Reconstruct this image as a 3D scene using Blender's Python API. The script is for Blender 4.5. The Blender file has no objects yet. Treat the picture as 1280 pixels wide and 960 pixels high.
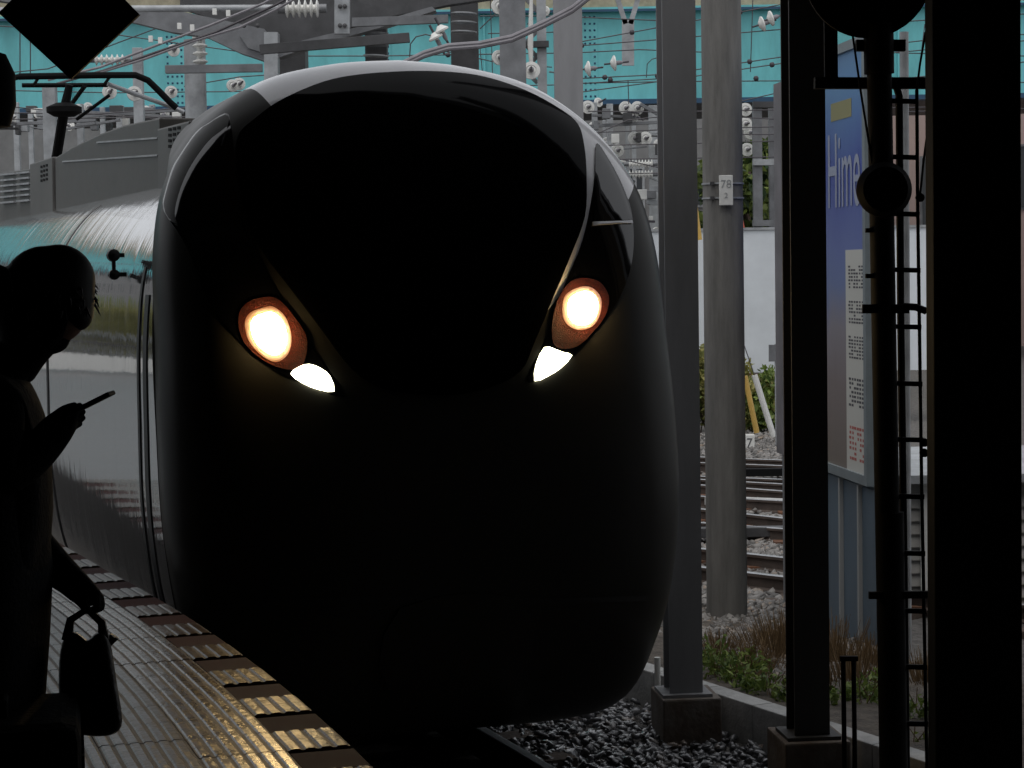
import bpy, bmesh, math, random
import numpy as np
from mathutils import Vector, Matrix

R = math.radians
random.seed(7); rng = np.random.default_rng(7)
scene = bpy.context.scene
C = scene.collection

# ------------------------------------------------------------------ camera
F = 2600.0                     # focal length in photo pixels (1280 wide)
TILT = math.atan(142 / F); ROLL = R(-0.9)
CAM = Vector((0, 0, 2.7))
MC = Matrix.Rotation(math.pi / 2 - TILT, 3, 'X') @ Matrix.Rotation(ROLL, 3, 'Z')
cam_data = bpy.data.cameras.new('camera'); cam = bpy.data.objects.new('camera', cam_data)
C.objects.link(cam); scene.camera = cam
cam.location = CAM; cam.rotation_euler = MC.to_euler()
cam_data.sensor_width = 36; cam_data.lens = 36 * F / 1280; cam_data.clip_end = 3000; cam_data.clip_start = .05

# ------------------------------------------------------------------ sky, sun, exposure
SUN_EL, SUN_AZ = R(68), R(200)          # overcast; the sun is a soft bright patch behind the station
w = bpy.data.worlds.new('World'); scene.world = w; w.use_nodes = True
nt = w.node_tree; bg = nt.nodes['Background']
sky = nt.nodes.new('ShaderNodeTexSky'); sky.sky_type = 'NISHITA'; sky.sun_disc = False
sky.sun_elevation = SUN_EL; sky.sun_rotation = SUN_AZ; sky.dust_density = 4; sky.air_density = 1.0
hs = nt.nodes.new('ShaderNodeHueSaturation'); hs.inputs['Saturation'].default_value = .25
mx = nt.nodes.new('ShaderNodeMix'); mx.data_type = 'RGBA'; mx.inputs[0].default_value = .6; mx.inputs[7].default_value = (5.2, 5.3, 5.5, 1)   # even cloud layer
nt.links.new(sky.outputs[0], hs.inputs['Color']); nt.links.new(hs.outputs[0], mx.inputs[6]); nt.links.new(mx.outputs[2], bg.inputs[0]); bg.inputs[1].default_value = .15
sd = bpy.data.lights.new('sun', 'SUN'); sd.energy = .5; sd.angle = R(30); sd.color = (1, .96, .9)
sun = bpy.data.objects.new('sun', sd); C.objects.link(sun)
sun_dir = Vector((math.sin(SUN_AZ) * math.cos(SUN_EL), math.cos(SUN_AZ) * math.cos(SUN_EL), math.sin(SUN_EL)))
sun.rotation_euler = sun_dir.to_track_quat('Z', 'Y').to_euler()
scene.view_settings.view_transform = 'Standard'; scene.view_settings.look = 'None'
scene.view_settings.exposure = 0.0; scene.view_settings.gamma = 1

# ------------------------------------------------------------------ helpers
def ray(px, py): return MC @ Vector(((px - 640) / F, (480 - py) / F, -1.0))
def at(px, py, Y): d = ray(px, py); return CAM + d * (Y / d.y)
def gnd(px, py, z=0.0): d = ray(px, py); return CAM + d * ((z - CAM.z) / d.z)

def mat(name, col, rough=.6, metal=0, var=0, scale=8, bump=0, bscale=40, spec=.5, col2=None, stretch=None, coat=0, emit=None):
    m = bpy.data.materials.new(name); m.use_nodes = True
    n = m.node_tree.nodes; l = m.node_tree.links; b = n['Principled BSDF']
    b.inputs['Roughness'].default_value = rough; b.inputs['Metallic'].default_value = metal
    b.inputs['Specular IOR Level'].default_value = spec; b.inputs['Base Color'].default_value = (*col, 1)
    b.inputs['Coat Weight'].default_value = coat
    tc = n.new('ShaderNodeTexCoord'); mp = n.new('ShaderNodeMapping'); l.new(tc.outputs['Object'], mp.inputs[0])
    if stretch: mp.inputs['Scale'].default_value = stretch
    if var or col2:
        t = n.new('ShaderNodeTexNoise'); t.inputs['Scale'].default_value = scale; t.inputs['Detail'].default_value = 6
        t.inputs['Roughness'].default_value = .65
        l.new(mp.outputs[0], t.inputs[0])
        rp = n.new('ShaderNodeValToRGB'); l.new(t.outputs[0], rp.inputs[0])
        c2 = col2 or tuple(c * (1 - var) for c in col)
        c1 = col if col2 else tuple(min(1, c * (1 + var)) for c in col)
        rp.color_ramp.elements[0].color = (*c2, 1); rp.color_ramp.elements[1].color = (*c1, 1)
        rp.color_ramp.elements[0].position = .32; rp.color_ramp.elements[1].position = .68
        l.new(rp.outputs[0], b.inputs['Base Color'])
        mr = n.new('ShaderNodeMapRange'); mr.inputs[3].default_value = max(0, rough - .12); mr.inputs[4].default_value = min(1, rough + .12)
        l.new(t.outputs[0], mr.inputs[0]); l.new(mr.outputs[0], b.inputs['Roughness'])
    if bump:
        t2 = n.new('ShaderNodeTexNoise'); t2.inputs['Scale'].default_value = bscale; t2.inputs['Detail'].default_value = 4
        l.new(mp.outputs[0], t2.inputs[0])
        bp = n.new('ShaderNodeBump'); bp.inputs['Strength'].default_value = bump; bp.inputs['Distance'].default_value = .02
        l.new(t2.outputs[0], bp.inputs['Height']); l.new(bp.outputs[0], b.inputs['Normal'])
    if emit:
        b.inputs['Emission Color'].default_value = (*emit[0], 1); b.inputs['Emission Strength'].default_value = emit[1]
    return m

class MB:
    def __init__(s): s.v = []; s.f = []
    def add(s, vs, fs):
        k = len(s.v); s.v += [tuple(v) for v in vs]; s.f += [tuple(i + k for i in f) for f in fs]; return s
    def box(s, x0, x1, y0, y1, z0, z1):
        return s.add([(x0,y0,z0),(x1,y0,z0),(x1,y1,z0),(x0,y1,z0),(x0,y0,z1),(x1,y0,z1),(x1,y1,z1),(x0,y1,z1)],
                     [(3,2,1,0),(4,5,6,7),(0,1,5,4),(1,2,6,5),(2,3,7,6),(3,0,4,7)])
    def prism(s, pts, off):
        pts = [Vector(p) for p in pts]; off = Vector(off); n = len(pts)
        return s.add(pts + [p + off for p in pts],
                     [tuple(range(n)), tuple(range(2*n-1, n-1, -1))] + [(i, i+n, (i+1) % n + n, (i+1) % n) for i in range(n)])
    def tube(s, pts, r, n=8, caps=True):
        pts = [Vector(p) for p in pts]; rr = r if isinstance(r, (list, tuple)) else [r] * len(pts)
        vs = []; ref = None
        for i, p in enumerate(pts):
            t = (pts[min(i+1, len(pts)-1)] - pts[max(i-1, 0)]).normalized()
            if ref is None: ref = Vector((0,0,1)) if abs(t.z) < .9 else Vector((1,0,0))
            u = t.cross(ref).normalized(); v = u.cross(t).normalized(); ref = v
            for k in range(n):
                a = 2*math.pi*k/n; vs.append(p + (u*math.cos(a) + v*math.sin(a)) * rr[i])
        fs = [(i*n+k, i*n+(k+1) % n, (i+1)*n+(k+1) % n, (i+1)*n+k) for i in range(len(pts)-1) for k in range(n)]
        if caps: fs += [tuple(range(n-1, -1, -1)), tuple((len(pts)-1)*n+k for k in range(n))]
        return s.add(vs, fs)
    def bar(s, a, b, w, h, up=(0,0,1)):
        a = Vector(a); b = Vector(b); t = (b-a).normalized(); u = t.cross(Vector(up)).normalized(); v = u.cross(t).normalized()
        q = [a+u*sx*w/2+v*sz*h/2 for sx, sz in ((-1,-1),(1,-1),(1,1),(-1,1))]
        return s.prism(q, b-a)
    def lathe(s, prof, n=20, axis=None, org=(0,0,0)):
        """prof = [(r, z)] turned round `axis` at org"""
        q = Vector(axis).normalized().to_track_quat('Z', 'Y') if axis else Matrix.Identity(3).to_quaternion()
        vs = [Vector(org) + q @ Vector((r*math.cos(2*math.pi*k/n), r*math.sin(2*math.pi*k/n), z)) for r, z in prof for k in range(n)]
        m = len(prof)
        fs = [(i*n+k, i*n+(k+1) % n, (i+1)*n+(k+1) % n, (i+1)*n+k) for i in range(m-1) for k in range(n)]
        fs += [tuple(range(n-1, -1, -1)), tuple((m-1)*n+k for k in range(n))]
        return s.add(vs, fs)
    def mesh(s, name, m, smooth=False, bevel=0):
        me = bpy.data.meshes.new(name); me.from_pydata(s.v, [], s.f); me.update()
        bm = bmesh.new(); bm.from_mesh(me); bmesh.ops.recalc_face_normals(bm, faces=bm.faces)
        if bevel: bmesh.ops.bevel(bm, geom=[e for e in bm.edges if e.calc_face_angle(0) > .6], offset=bevel, segments=2, affect='EDGES', profile=.6)
        bm.to_mesh(me); bm.free()
        me.materials.append(m)
        if smooth: me.shade_smooth() if smooth is True else me.shade_auto(smooth) if hasattr(me, 'shade_auto') else None
        if smooth == 'auto':
            for p in me.polygons: p.use_smooth = True
            me.set_sharp_from_angle(angle=R(35))
        return me
    def build(s, name, m, parent=None, smooth=False, bevel=0):
        if smooth and smooth is not True: smooth = 'auto'
        me = bpy.data.meshes.new(name); me.from_pydata(s.v, [], s.f); me.update()
        bm = bmesh.new(); bm.from_mesh(me); bmesh.ops.recalc_face_normals(bm, faces=bm.faces)
        if bevel: bmesh.ops.bevel(bm, geom=[e for e in bm.edges if e.calc_face_angle(0) > .6], offset=bevel, segments=2, affect='EDGES', profile=.6)
        bm.to_mesh(me); bm.free(); me.materials.append(m)
        if smooth:
            for p in me.polygons: p.use_smooth = True
            if smooth == 'auto': me.set_sharp_from_angle(angle=R(35))
        return link(name, me, parent)

def link(name, me, parent=None):
    o = bpy.data.objects.new(name, me); C.objects.link(o)
    if parent is not None: o.parent = parent
    return o
def thing(name, label, cat, loc=(0,0,0), rz=0, group=None):
    o = bpy.data.objects.new(name, None); C.objects.link(o); o.location = loc; o.rotation_euler = (0, 0, rz); o.empty_display_size = .2
    return tag(o, label, cat, group)
def tag(o, label, cat, group=None):
    o['label'] = label; o['category'] = cat
    if group: o['group'] = group
    return o
def kind(o, k, label=None):
    o['kind'] = k
    if label: o['label'] = label
    return o
def dup(root, loc=None, label=None, rz=None):
    r = root.copy(); C.objects.link(r)
    if loc is not None: r.location = loc
    if rz is not None: r.rotation_euler = (0, 0, rz)
    if label: r['label'] = label
    for ch in root.children:
        c = ch.copy(); C.objects.link(c); c.parent = r
        for g in ch.children:
            d = g.copy(); C.objects.link(d); d.parent = c
    return r
def plate(px, Y, thick, name, m, parent=None, bevel=0):     # an outline standing upright at depth Y, with thickness
    return MB().prism([at(x, y, Y) for x, y in px], (0, thick, 0)).build(name, m, parent, bevel=bevel)

# ------------------------------------------------------------------ materials
M = {}
M['steel']   = mat('galvanised_steel', (.19,.195,.205), .5, .3, .25, 3, .1, 60)
M['steel_l'] = mat('pale_steel', (.36,.375,.39), .5, .2, .3, 3)
M['steel_d'] = mat('dark_painted_steel', (.065,.065,.068), .55, .1, .3, 3, .1, 50)
M['col_d'] = mat('shaded_column_paint', (.06,.06,.062), .6, 0, .18, 2.5, .08, 30, stretch=(1,1,.2))  # column grey darkened to stand for the shade nearer the canopy
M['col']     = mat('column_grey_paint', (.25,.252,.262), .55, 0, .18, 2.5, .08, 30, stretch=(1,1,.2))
M['black']   = mat('black_paint', (.006,.006,.0065), .75, 0, .3, 5, spec=.12)
M['concrete']= mat('weathered_concrete', (.17,.165,.155), .8, 0, .3, 5, .3, 60, stretch=(2,2,.25))
M['conc_l']  = mat('kerb_concrete', (.42,.42,.41), .6, 0, .25, 5, .3, 40)
M['teal']    = mat('teal_bridge_paint', (.15,.52,.55), .55, 0, .17, 1.6, stretch=(1,1,.3))
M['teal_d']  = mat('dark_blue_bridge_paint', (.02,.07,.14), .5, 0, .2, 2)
M['porc']    = mat('white_porcelain', (.75,.75,.72), .25, 0, .06, 8)
M['cable']   = mat('cable_rubber', (.05,.045,.055), .45, 0, .2, 8)
M['cable_l'] = mat('grey_cable', (.22,.21,.23), .45, 0, .2, 8)
M['rust']    = mat('rusty_steel', (.20,.085,.04), .8, 0, 0, 6, .3, 40, col2=(.09,.05,.035))
M['ballast'] = mat('ballast_ground', (.17,.16,.15), .9, 0, 0, 14, .8, 30, col2=(.06,.055,.05))
M['rail']    = mat('rail_side', (.085,.065,.055), .7, .2, .3, 6)
M['railtop'] = mat('polished_rail_head', (.55,.56,.58), .3, .8, .1, 4)
M['timber']  = mat('sleeper_timber', (.10,.075,.06), .85, 0, .4, 6, .3, 30)
M['white']   = mat('white_wall_panel', (.70,.74,.78), .6, 0, .06, 2)
M['brown']   = mat('brown_wall', (.44,.33,.30), .8, 0, .08, 1.5)
M['glass']   = mat('window_glass', (.02,.025,.03), .08)
M['wall_g']  = mat('grey_far_wall', (.22,.22,.22), .8, 0, .2, 1.0)
M['dark_in'] = mat('station_soffit', (.03,.03,.03), .9, 0, .2, 2)
M['plat']    = mat('platform_asphalt', (.06,.06,.06), .35, 0, .3, 4, .2, 60)

# ------------------------------------------------------------------ the setting: ground
g = MB().add([(-600,-200,-.2),(600,-200,-.2),(600,900,-.2),(-600,900,-.2)], [(0,1,2,3)]).build('ground', M['ballast']); kind(g, 'structure')

# platform with the curved edge read off the photograph
def edge_x(Y):
    if Y > 11.3: return edge_x(11.3) - .43 * (Y - 11.3)
    if Y < 5.0: return edge_x(5.0) - .243 * (Y - 5.0)
    return .785 - .0738 * Y - .01694 * Y * Y
EY = [-40, -10, 0, 3] + [4 + .25 * i for i in range(48)] + [18, 24, 30, 45, 70]
edge = [Vector((edge_x(y), y, 0)) for y in EY]
b = MB(); n = len(EY)
PT = 1.07
vs = []
for p in edge: vs += [(p.x, p.y, PT), (p.x, p.y, PT-.18), (p.x+.0, p.y, PT-.18), (p.x-.12, p.y, PT-.18), (p.x-.12, p.y, -.25), (p.x-7.5, p.y-2.5, PT), (p.x-7.5, p.y-2.5, -.25)]
fs = []
for i in range(n-1):
    a, c = i*7, (i+1)*7
    for u, v in ((0,1),(1,3),(3,4),(0,5),(5,6)): fs.append((a+u, c+u, c+v, a+v))
platform = b.add(vs, fs).build('platform', M['plat']); kind(platform, 'structure')

# wet ribbed paving tiles along the platform edge
def wet_mat(name, col, rough, var, coat=1.0):
    m = mat(name, col, rough, 0, var, 7, .35, 25, coat=coat, spec=.28); m.node_tree.nodes['Principled BSDF'].inputs['Coat Roughness'].default_value = .18
    return m
M['tile'] = wet_mat('wet_grey_tile', (.034,.032,.03), .32, .45, .16)
M['tile_y'] = wet_mat('wet_ochre_tile', (.075,.04,.015), .28, .4, .4)
M['tile_e'] = wet_mat('wet_worn_coping', (.05,.026,.010), .32, .35, .06)
M['tile_r'] = mat('matt_red_rubber', (.032,.006,.004), .8, 0, .3, 6, spec=.15)
def tile_mesh(wd, ln, m, ribs, segs, name):
    b = MB(); g2 = .0015
    b.box(g2, wd-g2, g2, ln-g2, 0, .016)
    if ribs:
        pw, pl = (wd-2*g2)/ribs, (ln-2*g2)/segs
        for i in range(ribs):
            for j in range(segs):
                x0, y0 = g2+i*pw+.006, g2+j*pl+.0005; x1, y1 = g2+(i+1)*pw-.006, g2+(j+1)*pl-.0005
                q = .006
                b.add([(x0,y0,.016),(x1,y0,.016),(x1,y1,.016),(x0,y1,.016),(x0+q,y0+.001,.0205),(x1-q,y0+.001,.0205),(x1-q,y1-.001,.0205),(x0+q,y1-.001,.0205)],
                      [(4,5,6,7),(0,1,5,4),(1,2,6,5),(2,3,7,6),(3,0,4,7)])
    me = b.mesh(name, m)
    if ribs:
        me.materials.append(M['groove'])
        for p in me.polygons:
            if abs(p.center.z-.016) < .0005 and p.normal.z > .5: p.material_index = 1
    return me
M['groove'] = mat('dark_tile_groove', (.018,.016,.014), .6, 0, .4, 20)  # gaps between the ribs coloured darker than the ribs
TM = {'e': tile_mesh(.22, .3, M['tile_e'], 4, 2, 'coping_tile'), 'r': tile_mesh(.22, .26, M['tile_r'], 0, 0, 'red_marker_tile'),
      'y': tile_mesh(.3, .3, M['tile_y'], 6, 2, 'tactile_tile'), 'g': tile_mesh(.3, .3, M['tile'], 6, 1, 'ribbed_tile')}
s = 0.0; Y = 4.4; row = 0
while Y < 15.5:
    p = Vector((edge_x(Y), Y, PT+.001)); q = Vector((edge_x(Y+.05), Y+.05, PT+.001)); t = (q-p).normalized()
    rz = math.atan2(-t.x, t.y); left = Vector((-t.y, t.x, 0))
    off = .22
    cols = [('r' if row % 2 == 0 else 'e', .22)] + [('y', .3), ('g', .3), ('g', .3), ('g', .3), ('g', .3)]
    off = 0
    for k, wd in cols:
        off += wd
        o = link('paving_tile', TM[k], platform); pos = p + left * off
        o.location = pos + Vector((0, 0, random.uniform(0, .002))); o.rotation_euler = (random.uniform(-.002,.002), random.uniform(-.002,.002), rz)
    Y += .302 * t.y; row += 1

# ------------------------------------------------------------------ station canopy (shades the near half of the scene)
can = thing('station_canopy', 'dark station canopy roof covering the platform and tracks', 'canopy', (0, 0, 0))
CE = 10.95; CZ = 5.5
MB().box(-24, 22, -60, CE, CZ, CZ+.35).build('roof_slab', M['dark_in'], can)
MB().box(-24, 22, CE+.003, CE+.25, CZ-.35, CZ+.5).build('fascia', M['steel_d'], can)
MB().box(-24, -23.6, -60, CE-.01, -.2, CZ-.01).build('side_shade_wall', M['dark_in'], can)  # unseen closing walls added to keep light out of the station
MB().box(21.6, 22, -60, CE-6, -.2, CZ-.01).build('side_shade_wall', M['dark_in'], can)
MB().box(-23.59, 21.59, -60, -59.6, -.2, CZ-.01).build('end_shade_wall', M['dark_in'], can)
for yb in (-20, -14, -8, -2, 3, 7.5):
    MB().box(-23.5, 21.5, yb-.12, yb+.12, CZ-.4, CZ-.002).build('beam', M['dark_in'], can)

# ------------------------------------------------------------------ train
YAW = R(20.8)
ax = Vector((-math.sin(YAW), math.cos(YAW), 0)); rt = Vector((math.cos(YAW), math.sin(YAW), 0))
AT, BN, EX, NN = .48, .55, 1.5, 3.2
LC = at(195, 480, 10.95); LC.z = 0
YL = AT * (1/2.82)**EX + BN
TO = LC + rt * 1.46 - ax * YL
train = thing('express_train', 'express train with shade-darkened white front and lit headlights drawing in beside the platform', 'train', TO, YAW)
TMAT = Matrix.Translation(TO) @ Matrix.Rotation(YAW, 4, 'Z'); TINV = TMAT.inverted()
def toloc(p): return TINV @ Vector(p)
# outline of the cab section, right half, rounded with a spline
half = [(0,.13),(.86,.13),(1.18,.24),(1.32,.60),(1.41,1.0),(1.46,1.4),(1.465,1.9),(1.45,2.35),(1.43,2.84),(1.335,3.22),(1.11,3.53),(.77,3.76),(.38,3.86),(0,3.89)]
def catmull(P, k=8, closed=False):
    out = []; n = len(P)
    for i in range(n-1):
        p0, p1, p2, p3 = [np.array(P[max(0, min(n-1, j))]) for j in (i-1, i, i+1, i+2)]
        for u in range(k):
            t = u/k; out.append(.5*((2*p1)+(-p0+p2)*t+(2*p0-5*p1+4*p2-p3)*t*t+(-p0+3*p1-3*p2+p3)*t**3))
    out.append(np.array(P[-1])); return out
hp = catmull(half, 8)
ring = [(-p[0], p[1]) for p in hp[::-1]][:-1] + [(p[0], p[1]) for p in hp][:-1]      # top, down the left, bottom, up the right
ring = np.array(ring); ZC = 1.9; NR = len(ring)
rth = np.arctan2(ring[:,1]-ZC, ring[:,0]); rrad = np.hypot(ring[:,0], ring[:,1]-ZC)
o_ = np.argsort(rth); RTH = rth[o_]; RRAD = rrad[o_]
def rho(x, z): return math.hypot(x, z-ZC) / np.interp(math.atan2(z-ZC, x), RTH, RRAD, period=2*math.pi)
def Az(z): return AT*max(0, (z-1)/2.82)**EX if z > 1 else .22*((1-z)/.8)**2
def ysurf(x, z):
    r = min(1.0, rho(x, z)); return Az(z) + BN*(1-(1-r**NN)**(1/NN))
def hit(px, py):
    """where a view ray meets the nose, in train coordinates (x, z)"""
    d = (TINV.to_3x3() @ ray(px, py)); o = TINV @ CAM; prev = None
    for i in range(2000):
        t = 9.0 + i*.003; p = o + d*t
        if p.y > 2.2: break
        if rho(p.x, p.z) < 1 and p.y >= ysurf(p.x, p.z): return (p.x, p.z)
    return None
M['nose']  = mat('shaded_white_nose', (.034,.033,.030), .36, 0, .04, 3, spec=.13)  # white front darkened in its colour to stand for station shade
M['mask']  = mat('black_gloss_mask', (.004,.004,.005), .08, 0, coat=.5)
M['screen']= mat('coated_windscreen_glass', (.002,.002,.0025), .06, spec=.08); M['qglass'] = mat('side_window_glass', (.004,.004,.005), .03, spec=.9)
def side_mat():
    m = mat('polished_side_panel', (.74,.74,.75), .05, .9)
    n = m.node_tree.nodes; l = m.node_tree.links; b = n['Principled BSDF']
    tc = n.new('ShaderNodeTexCoord')
    hts = []
    for sc, st in (((.2, 5.0, .35), 1.0), ((.3, 26.0, 1.2), .35), ((1,2.2,9), .12)):
        mp = n.new('ShaderNodeMapping'); mp.inputs['Scale'].default_value = sc; l.new(tc.outputs['Object'], mp.inputs[0])
        t = n.new('ShaderNodeTexNoise'); t.inputs['Scale'].default_value = 1.0; t.inputs['Detail'].default_value = 3; l.new(mp.outputs[0], t.inputs[0])
        mu = n.new('ShaderNodeMath'); mu.operation = 'MULTIPLY'; mu.inputs[1].default_value = st; l.new(t.outputs[0], mu.inputs[0]); hts.append(mu)
    a1 = n.new('ShaderNodeMath'); a1.operation = 'ADD'; l.new(hts[0].outputs[0], a1.inputs[0]); l.new(hts[1].outputs[0], a1.inputs[1])
    a2 = n.new('ShaderNodeMath'); a2.operation = 'ADD'; l.new(a1.outputs[0], a2.inputs[0]); l.new(hts[2].outputs[0], a2.inputs[1])
    bp = n.new('ShaderNodeBump'); bp.inputs['Strength'].default_value = .11; bp.inputs['Distance'].default_value = .03
    l.new(a2.outputs[0], bp.inputs['Height']); l.new(bp.outputs[0], b.inputs['Normal'])
    return m
M['side'] = side_mat()
M['fairing'] = mat('grey_roof_fairing', (.085,.082,.078), .5, 0, .12, 4, .05, 30)
M['grille']  = mat('roof_grille', (.125,.122,.118), .5, .2, .15, 4)
M['seam'] = mat('black_door_rubber', (.01,.01,.011), .5)

# nose shell: rings from the centre outwards, then a short collar back to the side panels
b = MB(); NRG = 40; vs = [(0, ysurf(0, ZC), ZC)]; fs = []
for k in range(1, NRG+1):
    r = 1 - (1 - k/NRG)**1.6
    for x, z in ring:
        xx, zz = x*r, ZC+(z-ZC)*r
        vs.append((xx, Az(zz) + BN*(1-(1-min(1, r)**NN)**(1/NN)), zz))
for k in range(1, 5):
    for x, z in ring:
        u_ = min(1, max(0, (z-3.15)/.5)); u_ = u_*u_*(3-2*u_)
        vs.append((x*(1-.004*k), Az(z)+BN+k*(.012+.20*u_), z - .006*k*u_))
for i in range(NR): fs.append((0, 1+i, 1+(i+1) % NR))
for k in range(NRG+3):
    for i in range(NR): fs.append((1+k*NR+i, 1+k*NR+(i+1) % NR, 1+(k+1)*NR+(i+1) % NR, 1+(k+1)*NR+i))
M['nose_lit'] = mat('skylit_white_nose', (.80,.80,.83), .2, 0, .05, 3, coat=.6)  # same white front, kept bright where sky light falls on it
def is_skylit(f):          # sector left bright white, as lit by sky: cab roof rim, far pillar
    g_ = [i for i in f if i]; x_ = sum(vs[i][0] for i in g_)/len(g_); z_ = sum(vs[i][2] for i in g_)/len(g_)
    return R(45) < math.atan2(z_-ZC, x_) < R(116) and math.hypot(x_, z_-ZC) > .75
skylitf = [f for f in fs if is_skylit(f)]; lowf = [f for f in fs if not is_skylit(f)]
for nm_, ff, mm in (('nose_shell', lowf, M['nose']), ('skylit_cab_top', skylitf, M['nose_lit'])):
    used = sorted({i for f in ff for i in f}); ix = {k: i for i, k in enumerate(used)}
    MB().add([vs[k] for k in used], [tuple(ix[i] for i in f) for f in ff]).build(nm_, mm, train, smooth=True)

def smooth_poly(P, k=6):
    n = len(P); out = []
    for i in range(n):
        p0, p1, p2, p3 = [np.array(P[(i+j) % n]) for j in (-1, 0, 1, 2)]
        for u in range(k):
            t = u/k; out.append(tuple(.5*((2*p1)+(-p0+p2)*t+(2*p0-5*p1+4*p2-p3)*t*t+(-p0+3*p1-3*p2+p3)*t**3)))
    return out
def nose_patch(name, pts, m, parent, lift=.006, dome=0, rings=10, k=6, local=False, hole=0.0):
    """a panel that follows the nose surface; pts in photo pixels (or train x, z)"""
    P = pts if local else [hit(*p) for p in pts]
    P = [p for p in P if p]
    P = smooth_poly(P, k) if k > 1 else P
    cx = sum(p[0] for p in P)/len(P); cz = sum(p[1] for p in P)/len(P)
    vs = []; fs = []; n = len(P)
    for x, z in P: vs.append((x, ysurf(x, z)+.02, z))
    for j in range(rings+1):
        f = 1 - j/rings*(1-hole)
        for x, z in P:
            X, Z = cx+(x-cx)*f, cz+(z-cz)*f
            lf = lift*(1 if j else .8) + dome*math.sqrt(max(0, 1-f*f))
            vs.append((X, ysurf(X, Z)-lf, Z))
    for j in range(rings+1):
        for i in range(n): fs.append((j*n+i, j*n+(i+1) % n, (j+1)*n+(i+1) % n, (j+1)*n+i))
    return MB().add(vs, fs).build(name, m, parent, smooth='auto')

# black side masks carrying the lamps, then the windscreen
maskL = nose_patch('lamp_mask', [(286,144),(260,154),(240,172),(218,206),(207,240),(206,266),(222,290),(236,315),(256,366),(288,414),(340,461),(424,495),(420,478),(382,424),(340,353),(318,310),(288,258),(272,205)], M['mask'], train, .004, rings=8)
maskR = nose_patch('lamp_mask', [(745,180),(760,198),(778,232),(790,270),(790,325),(772,376),(735,425),(700,458),(662,478),(664,462),(684,420),(704,360),(728,300),(742,230)], M['mask'], train, .004, rings=8)
screen = nose_patch('windscreen', [(296,172),(318,148),(352,124),(404,102),(450,93),(510,89),(560,90),(605,96),(656,113),(700,137),(721,155),(729,182),(732,220),(730,270),(712,320),(690,372),(668,425),(648,465),(600,488),(545,494),(480,486),(440,462),(402,413),(366,365),(330,318),(310,278),(296,219)], M['screen'], train, .018, rings=16, k=4)
# side quarter window on the far cheek
nose_patch('quarter_window', [(744,184),(757,197),(775,232),(786,262),(787,274),(762,275),(742,275),(743,230)], M['qglass'], maskR, .014, rings=6, k=3)
nose_patch('window_sill', [(740,277),(789,275),(790,279),(740,282)], mat('pale_trim', (.6,.6,.62), .3, .2), maskR, .02, rings=2, k=1)
# lamps
def lamp_mat(name, col, e):
    m = mat(name, (.8,.8,.8), .3, emit=(col, e)); return m
M['lamp_w'] = lamp_mat('lit_main_beam', (1, .68, .30), 110)
M['halo_i'] = lamp_mat('inner_halo_glow', (1, .50, .12), 1.6)  # weakly glowing rings imitate the glare halo around each headlight
M['halo_o'] = lamp_mat('outer_halo_glow', (1, .20, .025), .30)
M['lamp_y'] = lamp_mat('lit_marker_lamp', (1, .95, .68), 10)
M['amber']  = mat('amber_halo', (.075,.006,.0008), .6, 0, .7, 120, .8, 160, spec=.2)  # amber colour stands in for the outer part of the glare halo
M['housing']= mat('lamp_housing', (.05,.03,.02), .3)
for main, marker, ringp, mask in (
    ([(326,388),(340,386),(354,398),(361,420),(357,440),(343,449),(326,441),(312,424),(308,404),(314,393)],
     [(363,467),(374,458),(386,455),(400,460),(412,470),(417,489),(398,487),(378,479)],
     [(322,374),(345,374),(366,396),(382,424),(376,456),(356,460),(330,450),(306,428),(298,400),(306,382)], maskL),
    ([(724,361),(738,362),(748,374),(747,392),(738,406),(722,410),(708,402),(704,386),(708,370)],
     [(680,434),(692,436),(702,440),(714,444),(700,460),(684,470),(668,476),(670,454)],
     [(722,349),(746,352),(759,370),(756,392),(742,412),(720,432),(696,432),(690,412),(694,384),(706,360)], maskR)):
    def scaled(P, f):
        cx_ = sum(p[0] for p in P)/len(P); cy_ = sum(p[1] for p in P)/len(P); return [(cx_+(x-cx_)*f, cy_+(y-cy_)*f) for x, y in P]
    nose_patch('lamp_halo_base', scaled(ringp, 1.03), M['amber'], mask, .010, rings=8)
    nose_patch('lamp_halo_ring', scaled(main, 1.10), M['halo_o'], mask, .014, dome=.010, rings=8, k=4)
    nose_patch('lamp_halo_ring', scaled(main, 1.0), M['halo_i'], mask, .016, dome=.016, rings=8, k=4)
    nose_patch('headlight', scaled(main, .9), M['lamp_w'], mask, .016, dome=.038, rings=8, k=4)
    nose_patch('marker_lamp', marker, M['lamp_y'], mask, .014, dome=.006, rings=5, k=2)

# lower skirt line and coupler cover
def strip_on_nose(name, pts, wd, m, lift=.006):
    b = MB(); vs = []
    for px, py in pts:
        h1, h2 = hit(px, py-wd/2), hit(px, py+wd/2)
        if h1 and h2:
            for h in (h1, h2): vs.append((h[0], ysurf(*h)-lift, h[1]))
    fs = [(2*i, 2*i+1, 2*i+3, 2*i+2) for i in range(len(vs)//2-1)]
    return b.add(vs, fs).build(name, m, train, smooth=True)
strip_on_nose('skirt_gap', [(240+i*15, 757-8*math.sin(i/40*3.14)+(-10 if i > 30 else 0)*(i-30)/10) for i in range(39)], 7, M['seam'])
strip_on_nose('panel_line', [(235+i*6, 480+i*3.2+i*i*.02) for i in range(28)], 2, M['seam'])
nose_patch('coupler_cover', [(-.34,.95),(.34,.95),(.36,.5),(-.36,.5)], M['nose'], train, .02, rings=5, k=3, local=True)

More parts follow.
